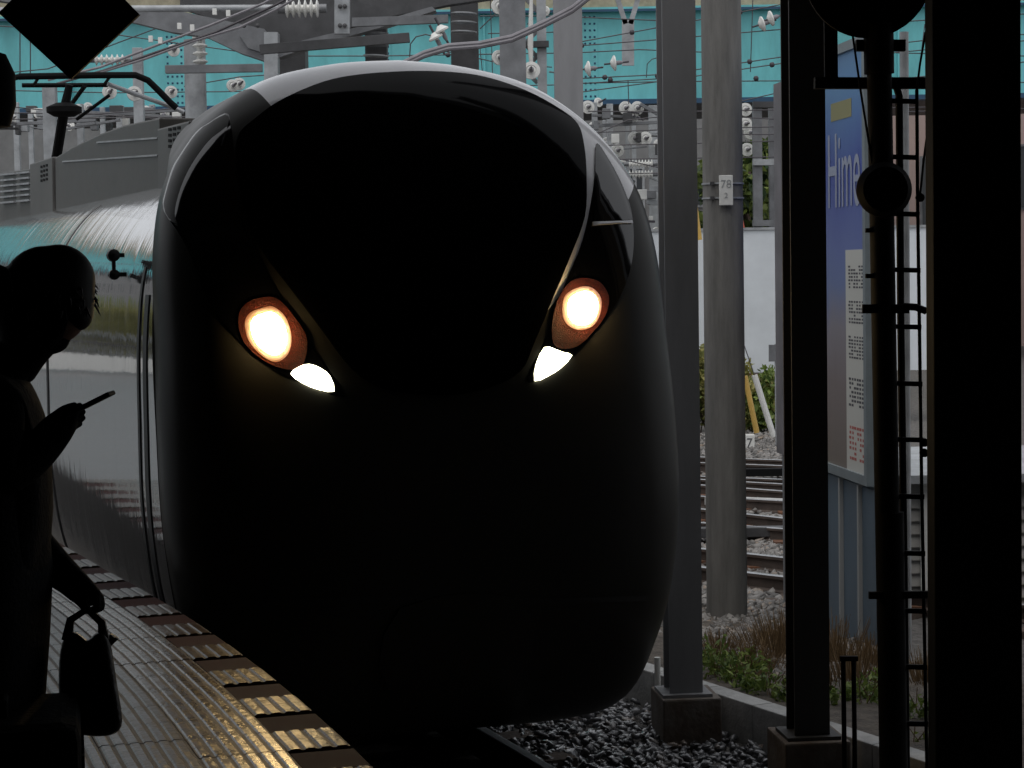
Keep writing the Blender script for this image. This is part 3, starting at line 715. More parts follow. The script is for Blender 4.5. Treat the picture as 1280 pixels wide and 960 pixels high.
# ------------------------------------------------------------------ poster board and blue panel
bn, bf = at(1097, 600, 14.8), at(1030, 600, 16.3)
bn.z = bf.z = 0; bd = (bf-bn); BL = bd.length; bd.normalize()
zb, zt = at(1090, 608, 14.8).z, at(1097, 42, 14.8).z
bb = thing('poster_board', 'tall blue advertising board in a grey metal frame', 'billboard', bn, math.atan2(bd.y, bd.x))   # local x runs away along the face, local y to the left/front
fw = .07
def bbox(name, x0, x1, y0, y1, z0, z1, m, parent=bb, bevel=0): return MB().box(x0, x1, y0, y1, z0, z1).build(name, m, parent, bevel=bevel)
BF = math.copysign(1, (Matrix.Rotation(math.atan2(bd.y, bd.x), 3, 'Z') @ Vector((0,1,0))).dot(CAM-bn))   # side that faces the tracks
M['frame'] = mat('grey_green_frame', (.24,.28,.30), .5, .2, .12, 4)
bbox('back_panel', fw, BL-fw, -.05, .05, zb+fw, zt-fw, M['steel'])
def poster_mat():
    m = mat('blue_poster_print', (.1,.15,.4), .35); n = m.node_tree.nodes; l = m.node_tree.links
    tc = n.new('ShaderNodeTexCoord'); sx = n.new('ShaderNodeSeparateXYZ'); l.new(tc.outputs['Generated'], sx.inputs[0])
    no = n.new('ShaderNodeTexNoise'); no.inputs['Scale'].default_value = 3; no.inputs['Detail'].default_value = 5; l.new(tc.outputs['Generated'], no.inputs[0])
    ad = n.new('ShaderNodeMath'); ad.operation = 'MULTIPLY_ADD'; ad.inputs[1].default_value = .16; l.new(no.outputs[0], ad.inputs[0]); l.new(sx.outputs[2], ad.inputs[2])
    rp = n.new('ShaderNodeValToRGB'); l.new(ad.outputs[0], rp.inputs[0]); e = rp.color_ramp.elements
    e[0].position = .05; e[0].color = (.20,.17,.14,1); e[1].position = .98; e[1].color = (.12,.27,.52,1)
    for ps, c in ((.30,(.24,.20,.20)),(.42,(.28,.26,.30)),(.52,(.17,.23,.45)),(.62,(.15,.20,.48)),(.80,(.06,.09,.38))):
        q = e.new(ps); q.color = (*c, 1)
    l.new(rp.outputs[0], n['Principled BSDF'].inputs['Base Color']); return m
bbox('poster', fw, BL-fw, BF*.051, BF*.056, zb+fw, zt-fw, poster_mat())
for nm, x0, x1, z0, z1 in (('frame_post', 0, fw, zb, zt), ('frame_post', BL-fw, BL, zb, zt), ('frame_rail', fw+.002, BL-fw-.002, zb, zb+fw), ('frame_rail', fw+.002, BL-fw-.002, zt-fw, zt)):
    bbox(nm, x0, x1, -.08, .08, z0, z1, M['frame'])
wz = lambda py: at(1075, py, 15.2).z
wp = bbox('notice_panel', .10, BL*.40, BF*.057, BF*.060, wz(590), wz(312), mat('notice_white', (.62,.62,.58), .5))
def stripes(x0, x1, z0, z1, rows, m, ncol=5):
    b = MB()
    for j in range(rows):
        z = z0 + (z1-z0)*j/rows
        for i in range(ncol):
            if random.random() < .8:
                a = x0+(x1-x0)*i/ncol; b.box(a, a+(x1-x0)/ncol*random.uniform(.5,.85), BF*.0605, BF*.0615, z, z+(z1-z0)/rows*.55)
    o = b.build('printed_lines', m, wp); o['kind'] = 'stuff'; return o
for p0, p1, m in ((360,330,'ink'),(404,374,'ink'),(448,418,'ink'),(508,470,'ink'),(575,530,'red')):
    if m == 'red' and 'red' not in M: M['red'] = mat('faded_red_ink', (.45,.13,.11), .6)
    stripes(.13, BL*.36, wz(p0), wz(p1), 7, M[m], 6)
M['letter'] = mat('white_letters', (.34,.38,.50), .5)
rotT = (R(90), 0, 0) if BF < 0 else (R(90), 0, math.pi)
lt = text('poster_lettering', 'Hime', .62, M['letter'], bb, (BL*.43, BF*.060, wz(215)), rotT, .001, .75)
lt.scale = (.68, 1.3, 1)
yb = bbox('yellow_print', BL*.28, BL*.66, BF*.057, BF*.059, wz(145), wz(122), mat('dull_yellow_print', (.28,.27,.13), .6))
# adjoining far board
b2 = thing('poster_board', 'narrow grey advertising board with a yellow strip behind the dark column', 'billboard', bn + bd*(BL+.05), math.atan2(bd.y, bd.x))
bbox('panel', 0, 1.3, -.06, .06, zb, zt-.1, mat('grey_poster', (.16,.15,.16), .5, 0, .3, 2), b2)
bbox('frame_post', -.03, .02, -.09, .09, zb-.02, zt-.05, M['frame'], b2)
bbox('yellow_strip', .06, .34, BF*.062, BF*.066, at(1035,550,16.4).z, at(1035,466,16.4).z, mat('amber_print', (.60,.40,.05), .5), b2)
for x in (.3, 1.1): bbox('support_leg', x-.04, x+.04, -.05, .05, -.2, zb, M['steel'], b2)
# blue ribbed panel below the board
bp_ = thing('blue_panel_fence', 'blue grey ribbed metal panels standing under the poster board', 'fence', bn, math.atan2(bd.y, bd.x))
M['blue'] = mat('blue_grey_sheet', (.10,.145,.19), .45, .1, .2, 2, stretch=(1,1,.3)); M['rib'] = mat('pale_rib', (.36,.37,.37), .5)
xs = [-.25, .32, .84, 1.36, 1.9, 2.5]
for i in range(5): bbox('sheet', xs[i]+.02, xs[i+1]-.02, -.03, .03, -.2, zb-.03, M['blue'], bp_)
for x in xs: bbox('rib', x-.018, x+.018, -.06, .06, -.2, zb-.02, M['rib'], bp_)
for x in (.15, BL-.15): bbox('support_leg', x-.03, x+.03, -BF*.12-.03, -BF*.12+.03, -.2, zb, M['frame'])
# slim pale post by the mast
a = at(1130, 40, 13.9); tag(MB().tube([(a.x, a.y, a.z), (a.x+.0, a.y, -.2)], .03, 12).build('slim_post', M['steel_l'], smooth='auto'), 'slim pale steel post behind the signal mast', 'post')
# boarded hut
h0 = at(1134, 745, 17.2); hx1 = h0.x+3.0
hut = thing('trackside_hut', 'grey boarded trackside hut with white corner post', 'hut', (h0.x, h0.y, -.2))
hz = at(1150, 603, 17.2).z + .2; nb = 10
MB().box(.01, 2.99, .04, 2.5, 0, hz-.02).build('wall', mat('hut_wall', (.20,.20,.19), .8), hut)
M['board'] = mat('grey_board', (.36,.35,.33), .7, 0, .15, 3)
for i in range(nb): MB().prism([(0, .035, i*hz/nb), (0, .0, i*hz/nb+.003), (0, .028, (i+1)*hz/nb), (0, .038, (i+1)*hz/nb)], (2.98, 0, 0)).build('board', M['board'], hut)
MB().box(.11, .17, -.03, -.002, 0, hz).build('corner_post', M['porc'], hut)
MB().box(-.12, 3.1, -.12, 2.6, hz, hz+.07).build('roof', M['steel_l'], hut)

# ------------------------------------------------------------------ far side of the yard: wall, bushes, signs
wall = thing('white_panel_wall', 'long white panel wall raised above the bushes across the yard', 'wall', (0,0,0))
wzb, wzt = at(930,466,38).z, at(930,288,38).z
wx0, wx1 = at(560,400,38).x, at(1180,400,38).x
nw = 9
for i in range(nw):
    x0 = wx0+(wx1-wx0)*i/nw; x1 = wx0+(wx1-wx0)*(i+1)/nw
    MB().box(x0+.008, x1-.008, 38, 38.08, wzb, wzt).build('panel', M['white'], wall, bevel=.004)
    MB().box(x0-.05, x0+.05, 38.085, 38.2, -.2, wzt-.05).build('post', M['steel_d'], wall)
MB().box(wx0, wx1, 37.97, 38.1, wzt+.002, wzt+.05).build('cap_rail', M['steel_l'], wall)
tie = MB()
M['trunk'] = mat('dark_timber', (.12,.06,.045), .85, 0, .4, 6)
for px in (934, 946, 958, 967): 
    a = at(px, 466, 37.6); tag(MB().tube([(a.x, a.y, a.z-.02), (a.x+.05, a.y, (a.z-.2)/2), (a.x, a.y, -.2)], [.09,.08,.1], 8).build('timber_stake', M['trunk'], smooth='auto'), 'dark weathered timber stake below the white panel wall', 'stake', 'timber stakes below the wall')
def bush(px, py, Y, wd, h, m, lab, n=2600, size=.07):
    p = at(px, py, Y); p.z = -.2
    root = thing('bush', lab, 'bush', p, 0, 'bushes below the white wall')
    co = np.concatenate([leaves((random.uniform(-.4,.4)*wd, random.uniform(-.3,.3), h*random.uniform(.3,.75)), (wd*.3, .4, h*.3), n//9, size, 1.9, .3) for _ in range(9)])
    quads('foliage', co, m, root)
    b = MB()
    for i in range(6): b.tube([(random.uniform(-.3,.3)*wd,0,0),(random.uniform(-.4,.4)*wd,random.uniform(-.2,.2),h*.8)], .012, 5)
    b.build('stem', M['bark'], root); return root
for px, wd, h, m, lab in ((876,.9,1.5,'leaf_y','yellowish bush showing between column and concrete pole'),(905,1.0,1.3,'leaf_y','yellowish bush hidden partly by the concrete pole'),(945,1.0,1.0,'leaf_y','yellow green bush beside the slanted guy guards'),(962,1.0,.95,'leaf','green bush around the base of the white guy guard'),(984,1.2,1.1,'leaf','green bush behind the square sign plates'),(1010,1.2,1.2,'leaf_y','yellow green bush behind the dark steel column'),(840,1.2,1.4,'leaf','green bush behind the grey steel column')):
    bush(px, 540, 36.2, wd*1.1, h*1.05, M[m], lab)
def guard(p0, p1, Y, r, m, lab):
    a, c = at(*p0, Y), at(*p1, Y); o = MB().tube([a, c], r, 10).build('guy_guard', m, smooth='auto'); tag(o, lab, 'guy guard'); return o
M['yel'] = mat('yellow_plastic', (.62,.40,.10), .45, 0, .1, 5)
guard((931,470),(946,541),33.5,.045,M['yel'],'slanted yellow plastic guy wire guard by the bushes')
guard((943,469),(967,546),33.2,.05,M['porc'],'slanted white plastic guy wire guard by the bushes')
guard((862,215),(874,300),30,.045,M['yel'],'slanted orange guy guard high beside the concrete pole')
def wire(name, pts, Y, r=.012, m=None, lab='thin dark overhead wire', group='overhead wires', tagit=True):
    P = [at(x, y, Y if not isinstance(Y, (list,tuple)) else Y[i]) for i, (x, y) in enumerate(pts)]
    o = MB().tube(P, r, 6).build(name, m or M['cable'], smooth='auto')
    tag(o, lab, 'wire', group); return o
wire('guy_wire', [(928,425),(943,469)], 33.2, .008, lab='thin guy wire running down into the white guard', group=None)
wire('guy_wire', [(850,130),(862,215)], 30, .008, lab='thin guy wire above the orange guard', group=None)
p7 = at(937, 566, 32.6)
mk = thing('distance_marker', 'white distance post with the number 7', 'marker', (p7.x, p7.y, -.2)); hh = p7.z
MB().box(-.16, .085, 0, .12, 0, at(937,543,32.6).z+.2).build('block', M['porc'], mk, bevel=.02)
text('marker_number', '7', .2, M['ink'], mk, (.0, -.003, at(937,554,32.6).z+.2), (R(90),0,0))
sg = thing('sign_post', 'grey post with two square sign plates seen from behind', 'sign', (0,0,0))
a = at(970, 430, 32.9); MB().tube([a, Vector((a.x, a.y, -.2))], .025, 10).build('post', M['steel_l'], sg, smooth='auto')
MB().prism([at(961,431,32.85), at(981,431,32.85), at(981,452,32.85), at(961,452,32.85)], (0,.02,0)).build('sign_plate', M['steel'], sg)
MB().prism([at(972,459,33.0), at(987,459,33.0), at(987,480,33.0), at(972,480,33.0)], (0,.02,0)).build('sign_plate', M['steel'], sg)
a = at(982, 458, 32.5); lp = thing('ground_signal', 'pale ground signal post with stepped base near the far track', 'signal', (a.x, a.y, -.2))
MB().lathe([(.09,0),(.09,.55),(.12,.56),(.12,.66),(.08,.68),(.05,.72),(.05,1.5)], 12).build('body', M['steel_l'], lp, smooth='auto')

# trees and stand behind the wall
def tree(p, h, crown, n, size, m, lab, name='tree'):
    root = thing(name, lab, 'tree', p, 0)
    b = MB().tube([(0,0,0),(.05,0,h*.3),(-.05,.05,h*.6),(0,0,h*.92)], [.16,.13,.09,.03], 8)
    for i in range(7):
        a = random.uniform(0,6.28); z0 = h*random.uniform(.3,.7); b.tube([(0,0,z0),(math.cos(a)*crown*.45,math.sin(a)*crown*.45,z0+h*.15),(math.cos(a)*crown*.8,math.sin(a)*crown*.8,z0+h*.22)], [.06,.04,.015], 6)
    b.build('trunk', M['bark'], root, smooth='auto')
    co = []
    for i in range(26):
        a = random.uniform(0,6.28); r = crown*math.sqrt(random.random())*.8; z = h*random.uniform(.3,.97)
        co.append(leaves((r*math.cos(a), r*math.sin(a), z), (crown*.34,crown*.34,h*.10), n//26, size, 2.2, .3))
    quads('crown', np.concatenate(co), m, root); return root
for px, Y, h, cr, m, lab in ((938,45,5.4,1.6,'leaf_d','dark leafy tree behind the steel stand and white wall'),(972,47,5.6,1.7,'leaf_d','glossy dark tree behind the right leg of the steel stand'),(1012,49,5.6,1.8,'leaf_d','dark tree hidden behind the dark steel column')):
    p = at(px, 300, Y); p.z = -.2; tree(p, h, cr, 9000, .13, M[m], lab)
st = thing('steel_stand', 'grey four legged steel stand behind the white wall', 'stand', (0,0,0))
for x, Y in ((946,42),(980,42),(966,43.2),(986,43.2)):
    a = at(x, 132, Y); MB().box(a.x-.09, a.x+.09, a.y-.09, a.y+.09, -.2, a.z).build('leg', M['steel'], st)
for y, m in ((131,'steel_d'),(203,'steel_l'),(279,'steel')):
    a, c = at(941, y, 41.9), at(990, y, 41.9); MB().bar(a, c, .2, .12).build('cross_bar', M[m], st)
a = at(927, 268, 37.9); b = MB().lathe([(.12,0),(.1,.05),(.045,.4),(.03,.42)], 14, (0,0,1), (a.x, a.y+.35, wzt-.05)); o = b.build('traffic_cone', mat('cone_red', (.55,.09,.04), .5), smooth='auto'); tag(o, 'small red cone on the ledge behind the white wall', 'cone')
led = MB().box(wx0, wx1, 38.21, 39.2, wzt-.15, wzt-.051).build('ledge', M['conc_l'], wall)

# brown building behind the bridge
b0 = at(1118, 600, 72); bw = thing('brown_building', 'plain brown building behind the pillar and ladder', 'building', (b0.x, b0.y, -.2))
MB().box(0, 16, .3, 14, 0, 9.6).build('wall', M['brown'], bw)
pxm = F/68
def bwin(x0, x1, y0, y1, m='glass', fr=True):
    a, c = at(x0, y1, 72.3), at(x1, y0, 72.3)
    w_ = MB().box(a.x-b0.x, c.x-b0.x, .26, .30-.002, a.z+.2, c.z+.2).build('window', M['steel'], bw)
    MB().box(a.x-b0.x+.08, c.x-b0.x-.08, .24, .258, a.z+.28, c.z+.12).build('pane', M[m], w_)
for x0, x1, y0, y1 in ((1134,1141,492,512),(1149,1158,492,512),(1134,1141,522,548),(1149,1158,522,548),(1150,1160,195,295),(1273,1290,180,262)): bwin(x0, x1, y0, y1, 'glass')
for y in (511, 538, 560): 
    a, c = at(1120, y, 71.9), at(1290, y, 71.9); MB().bar(a, c, .3, .14 if y == 511 else .3).build('ledge', M['conc_l'], bw)
gb = thing('grey_building', 'grey building in the background below the bridge girder', 'building', (0,0,0))
MB().box(-60, 16, 80, 90, -.2, 8.6).build('wall', M['wall_g'], gb)
for i in range(24):
    for j in range(2):
        x = -40+i*2.3; f = MB().box(x, x+1.5, 79.93, 79.998, 2.0+j*3, 3.6+j*3).build('window', M['steel_l'], gb); MB().box(x+.1, x+1.4, 79.9, 79.928, 2.1+j*3, 3.5+j*3).build('pane', M['glass'], f)

# ------------------------------------------------------------------ teal girder bridge
GY = 60.0
gz0, gz1 = at(640, 133, GY).z, at(640, 12, GY).z
br = thing('girder_bridge', 'teal painted steel girder bridge crossing above the yard', 'bridge', (0, GY, 0))
GX0, GX1 = -78, 64; ns = 24; seg = (GX1-GX0)/ns
off = at(782, 70, GY).x % seg
for i in range(-1, ns):
    x0 = GX0+off+i*seg; MB().box(x0+.004, x0+seg-.004, 0, .05, gz0+.14, gz1-.12).build('web_plate', M['teal'], br)
    MB().box(x0-.28, x0+.28, -.025, -.002, gz0+.15, gz1-.13).build('splice_plate', M['teal'], br)
    b = MB()
    for sx in (-.2, -.07, .07, .2):
        for k in range(13):
            z = gz0+.25+k*(gz1-gz0-.5)/12
            if 4 < k < 8 and abs(sx) < .1: continue
            b.add([(x0+sx-.028,-.03,z-.028),(x0+sx+.028,-.03,z-.028),(x0+sx+.028,-.03,z+.028),(x0+sx-.028,-.03,z+.028),(x0+sx,-.055,z)], [(0,1,4),(1,2,4),(2,3,4),(3,0,4)])
    o = b.build('bolt_rows', M['teal_d'], br); o['kind'] = 'stuff'
    for q in (1,):
        MB().box(x0+seg*.5-.02, x0+seg*.5+.02, -.16, -.002, gz0+.15, gz1-.13).build('stiffener', M['teal'], br)
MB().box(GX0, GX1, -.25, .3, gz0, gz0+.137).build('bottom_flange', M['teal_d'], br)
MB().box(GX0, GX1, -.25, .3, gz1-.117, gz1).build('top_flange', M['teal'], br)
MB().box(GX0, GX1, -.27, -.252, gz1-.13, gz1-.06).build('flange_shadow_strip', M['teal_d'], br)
MB().box(GX0, GX1, .0, .25, gz1+.01, gz1+1.2).build('parapet', mat('beige_parapet', (.36,.31,.22), .8, 0, .35, 2), br)
MB().box(GX0, GX1, .4, 9, gz0+.2, gz0+.5).build('deck', M['steel_d'], br)
for x in (GX0+1, GX1-1): MB().box(x-1, x+1, -.3, 8, -.2, gz0-.002).build('pier', M['concrete'], br)

# ------------------------------------------------------------------ overhead line structures
def post(name, px_t, py_t, wpx, Y, m, lab, cat='post', group=None, round_=False, zt_=None):
    a = at(px_t, py_t, Y); wd = wpx/F*Y; z1 = zt_ if zt_ else a.z
    p = at(px_t, 200, Y)
    if round_: o = MB().tube([(a.x, a.y, z1), (a.x, a.y, -.2)], wd/2, 16).build(name, m, smooth='auto')
    else: o = MB().box(a.x-wd/2, a.x+wd/2, a.y-wd/2, a.y+wd/2, -.2, z1).build(name, m, bevel=.01)
    return tag(o, lab, cat, group)
def disc_ins(p, axis, r, label='round white porcelain insulator on the overhead line', m=None, grp='round insulators'):
    axis = Vector(axis).normalized()
    t = thing('disc_insulator', label, 'insulator', p, 0, grp)
    MB().lathe([(.02,-.08),(r*.35,-.075),(r*.55,-.05),(r,-.01),(r*.97,.015),(r*.6,.02),(r*.55,.005),(r*.3,.02),(.03,.05)], 22, axis).build('skirt', m or M['porc'], t, smooth='auto')
    MB().lathe([(.015,.03),(r*.3,.035),(r*.28,.12),(.015,.17)], 12, axis).build('cap', M['cable_l'], t, smooth='auto')
    MB().tube([axis*-.2, axis*.28], .018, 8).build('pin', M['cable'], t)
    return t
def rib_ins(p, axis, L, r, n, label, m=None, grp=None):
    prof = [(r*.35, -L/2)]
    for i in range(n):
        z = -L/2 + L*(i+.5)/n; d = L/n
        prof += [(r*.45, z-d*.35), (r, z-d*.08), (r, z+d*.05), (r*.45, z+d*.3)]
    prof.append((r*.35, L/2))
    t = thing('ribbed_insulator', label, 'insulator', p, 0, grp)
    MB().lathe(prof, 18, axis).build('ribs', m or M['porc'], t, smooth='auto')
    ax_ = Vector(axis).normalized()
    for s_ in (-1, 1): MB().lathe([(r*.5,-.05),(r*.5,.05)], 12, axis, ax_*s_*(L/2+.04)).build('end_fitting', M['steel'], t, smooth='auto')
    return t
def plated(name, px, Y, th, m, lab, cat, group=None):
    return tag(plate(px, Y, th, name, m, bevel=.01), lab, cat, group)

# haunched gantry over the left of the picture
ga = thing('overhead_gantry', 'grey haunched steel gantry beam with bracing over the tracks', 'gantry', (0,0,0))
plate([(-60,-30),(140,12),(225,14),(330,36),(345,60),(330,76),(300,66),(258,46),(215,40),(160,26),(60,10),(-60,-8)], 32, .3, 'haunched_beam', M['steel'], ga)
plate([(225,-12),(420,-8),(640,-30),(640,-6),(560,6),(480,22),(418,40),(345,62),(318,40),(225,10)], 32.35, .28, 'haunched_beam', M['steel_d'], ga)
plate([(300,45),(318,50),(345,62),(380,50),(470,28),(540,8),(545,13),(470,36),(390,58),(348,72),(310,60)], 31.95, .38, 'lower_flange', M['steel'], ga)
plate([(418,-10),(437,-10),(437,42),(418,42)], 31.5, .12, 'hanger_plate', M['steel_l'], ga)
plate([(330,40),(347,40),(347,140),(330,140)], 31.8, .3, 'hanger_plate', M['steel_l'], ga)
plate([(440,22),(560,18),(560,28),(440,33)], 31.4, .12, 'bracket_bar', M['steel'], ga)
for px in (305, 322, 425, 431): 
    for py in (8, 32): MB().lathe([(.01,-.02),(.035,-.015),(.035,.02),(.01,.03)], 8, (0,-1,0), at(px, py, 31.45)).build('bolt', M['steel_d'], ga)
gp = MB()
for px in (-48, 640): 
    a = at(px, 0, 32.2); MB().box(a.x-.2, a.x+.2, 32.05, 32.4, -.2, 9).build('leg', M['steel'], ga)
def pbar(p0, p1, Y, hpx, m, name, lab, cat='bracket', group=None):
    a, c = at(*p0, Y), at(*p1, Y); o = MB().bar(a, c, .1, hpx/F*Y).build(name, m, bevel=.006); return tag(o, lab, cat, group)
pbar((207,87),(328,85),30.8,10,M['steel'],'bracket_arm','straight grey bracket arm across the pale post')
pbar((325,62),(512,47),30.6,12,M['steel_d'],'bracket_arm','dark tilted bracket arm with bright bolts over the cab')
o = tag(MB().tube([at(-40,14,30.4), at(160,11,30.4), at(355,10,30.4)], .05, 12).build('feeder_tube', M['steel_l'], smooth='auto'), 'pale feeder tube leading to the white ribbed insulator', 'tube')
rib_ins(at(378,11,30.4), (1,0,0), .52, .13, 6, 'white ribbed insulator at the end of the pale feeder tube')
rib_ins(at(137,75,34), (1,.15,0), .5, .09, 6, 'small white ribbed insulator below the diagonal cables')
rib_ins(at(250,62,33.2), (0,0,1), .5, .12, 4, 'upright ribbed insulator fixed to the pale post')
post('line_post', 243, 50, 27, 34, M['steel_l'], 'thick pale round post behind the roof fairing', round_=True)
post('line_post', 362, 55, 42, 34.5, M['steel_d'], 'dark square post behind the tilted bracket arm')
post('line_post', 470, 24, 27, 33, M['steel_d'], 'dark hanging post with thin discs above the cab roof')
post('line_post', 580, -10, 34, 34, M['steel_d'], 'dark broad post with thin discs right of the cab roof')
post('line_post', 709, -10, 35, 26, M['col'], 'plain grey square post rising behind the cab shoulder')
post('line_post', 62, 108, 16, 36, M['steel_l'], 'pale post behind the pantograph arms')
post('line_post', 172, 60, 12, 38, M['steel_l'], 'thin pale post right of the pantograph head')
for cx_, ys_ in ((470,(42,56,70)), (580,(17,28,40))):
    for y_ in ys_:
        o = MB().lathe([(.02,-.02),(.20,-.01),(.20,.01),(.02,.02)], 18, (.05,0,1), at(cx_, y_, 32.4)).build('porcelain_disc', M['steel_l'], smooth='auto'); tag(o, 'thin pale disc standing out from a dark overhead post', 'disc', 'thin discs on the dark posts')
# lattice mast
lm = thing('lattice_mast', 'pale lattice mast with crossed bracing behind the cab shoulder', 'mast', (0,0,0))
for px in (636, 676):
    a = at(px, -20, 36); MB().box(a.x-.08, a.x+.08, 35.9, 36.06, -.2, a.z).build('leg', M['steel_l'], lm)
for y0 in (-20, 38, 70):
    for p, q in (((640,y0),(672,y0+34)), ((672,y0),(640,y0+34))): MB().bar(at(*p,36.1), at(*q,36.1), .05, .07).build('brace', M['steel'], lm)
MB().bar(at(628,57,35.85), at(686,55,35.85), .16, .1).build('cross_beam', M['steel_d'], lm)
MB().tube([at(664,0,35.7), at(663,56,35.7), at(664,82,35.7)], [.03,.05,.03], 8).build('hanger_rod', M['porc'], lm, smooth='auto')
disc_ins(at(664,88,35.5), (0,-1,.1), .155, 'large round insulator hanging on the lattice mast', grp=None)
# V bracket
vb = thing('drop_bracket', 'pale V shaped drop bracket hanging before the teal girder', 'bracket', (0,0,0))
for p, q, hh_ in (((766,-20),(782,30),6), ((803,-20),(788,30),6), ((785,24),(785,82),15)):
    a, c = at(*p,42), at(*q,42); MB().bar(a, c, hh_/F*42, .08, (0,1,0)).build('arm', M['steel_l'], vb)
a, c = at(690,-22,42), at(1100,-28,42); MB().bar(a, c, .3, .25).build('carrier_beam', M['steel'], vb)
for x, h in ((736,86),(768,79)):
    disc_ins(at(x,h,40), (1,.1,.1), .15, 'tan capped disc insulator in the string before the teal girder', grp='insulators in the string')
for x, y in ((953,30),(964,23)): disc_ins(at(x,y,40), (1,.1,.3), .15, 'white disc insulator of the pair beside the dark steel column', grp='insulator pair by the column')
for x, y in ((545,47),(552,38)): disc_ins(at(x,y,30), (.5,.1,-1), .11, 'tilted white disc insulator beside the broad dark post', grp='tilted insulators')
for x, y, r in ((217,63,.10),(137,115,.115),(168,117,.12),(214,115,.10),(291,107,.10),(299,105,.10),(624,8,.13),(624,72,.12)):
    disc_ins(at(x,y,36+.1*random.random()), (.35,-1,.05), r*1.1, 'round white porcelain insulator against the teal girder')
for x, y in ((782,135),(797,135),(790,146),(793,173),(807,173),(772,188),(735,134),(932,137),(932,155),(934,187),(938,166)):
    disc_ins(at(x,y,44+random.random()), (.15,-1,0), .145, 'round white insulator before the steel stand' if x > 900 else 'round white insulator among the masts left of the grey column', grp='insulators below the girder')
for x, y in ((801,205),(801,218)): rib_ins(at(x,y,43), (1,0,0), .52, .09, 8, 'pale ribbed insulator lying level beside the grey column', grp='level ribbed insulators')
for x, w_, yt in ((743,7,128),(762,8,130),(784,5,150),(792,5,140),(816,11,132),(826,4,150),(755,4,150)):
    post('yard_mast', x, yt, w_, 45+random.random()*4, M['steel_l'], 'thin pale mast in the crowded yard below the girder', group='thin masts below the girder')
for x, w_, yt in ((20,7,128),(38,6,133),(100,8,130),(128,6,134),(150,9,132),(190,7,131)):
    post('yard_mast', x, yt, w_, 46+random.random()*6, M['steel_l' if random.random() < .6 else 'steel'], 'thin mast behind the pantograph below the girder', group='thin masts behind the pantograph')
for (x0,y0,x1,y1,hp_) in ((735,158,835,152,4),(812,236,836,236,7),(812,253,836,253,7),(770,205,835,204,3),(740,144,800,147,3),(800,130,835,150,4),(80,147,230,137,4),(0,156,120,150,4),(110,140,215,146,3),(60,165,150,150,3)):
    pbar((x0,y0),(x1,y1),44.3,hp_,M['steel' if hp_ < 5 else 'steel_l'],'crossarm','short steel crossarm among the crowded yard masts',group='crossarms below the girder')
for k in range(44):
    x, y = (random.uniform(740,828), random.uniform(140,320)) if k < 15 else (random.uniform(20,225), random.uniform(134,170))
    p = at(x, y, 43.6+k*.05); w_ = random.uniform(.04,.14); h_ = random.uniform(.04,.13)
    cn, cm = random.choice([('dark','steel_d'),('pale grey','steel_l'),('white','porc'),('grey','steel')])
    o = MB().box(p.x-w_, p.x+w_, p.y, p.y+.2, p.z-h_, p.z+h_).build('line_fitting', M[cm], bevel=.015)
    tag(o, cn + ' boxy line fitting among the thin masts ' + ('left of the grey column' if k < 15 else 'behind the pantograph'), 'fitting', 'line fittings below the girder')
for k in range(34):
    x, y = (random.uniform(738,830), random.uniform(136,300)) if k < 14 else (random.uniform(0,228), random.uniform(128,168)) if k < 26 else (random.uniform(600,690), random.uniform(4,96))
    a_ = random.uniform(-.5,.5); L_ = random.uniform(8,30); pbar((x,y),(x+L_*math.cos(a_),y+L_*math.sin(a_)),43+k*.06,random.uniform(1.2,3),M[random.choice(['steel_d','cable','steel_l','steel'])],'tie_rod','short slanting tie rod ' + ('left of the grey column' if k < 14 else 'behind the pantograph' if k < 26 else 'beside the lattice mast'),'tie rod','tie rods in the overhead clutter')
for x, y in ((742,158),(758,178),(778,206),(823,180),(820,290),(748,128),(15,148),(48,142),(88,158),(110,134),(183,138),(206,142),(640,20),(682,14),(652,104)):
    disc_ins(at(x,y,46+random.random()), (random.uniform(-.8,.8),-1,random.uniform(-.3,.3)), .11, 'small white insulator ' + ('behind the pantograph' if x < 300 else 'on the lattice mast' if x < 700 else 'high among the thin yard masts'), grp='small scattered insulators')
# thick cables
for dy_ in (0, 4):
    o = MB().tube([at(x, y+dy_, 24) for x, y in ((505,78),(530,66),(560,57),(600,54),(640,46),(680,28),(715,10),(760,-25))], .028, 8).build('feeder_cable', M['cable_l'], smooth='auto'); tag(o, 'thick drooping feeder cable of the pair above the cab', 'cable', 'drooping feeder cables')
for p, m in ((((60,100),(125,84),(200,55),(262,32),(330,4),(380,-25)),'cable_l'), (((60,108),(130,88),(205,62),(270,40),(345,6),(400,-25)),'cable'), (((120,92),(180,74),(240,52),(300,34),(345,12),(380,-8)),'cable_l')):
    wire('diagonal_cable', p, 30, .02, M[m], 'diagonal cable clipped below the gantry', 'diagonal cables')
for x, y in ((224,32),(240,34),(268,14),(285,16),(188,48),(200,50)):
    p = at(x, y, 29.8); o = MB().box(p.x-.03, p.x+.03, p.y, p.y+.06, p.z-.05, p.z+.04).build('cable_clip', M['porc'], bevel=.006); tag(o, 'small white clip on the diagonal cables', 'clip', 'white cable clips')
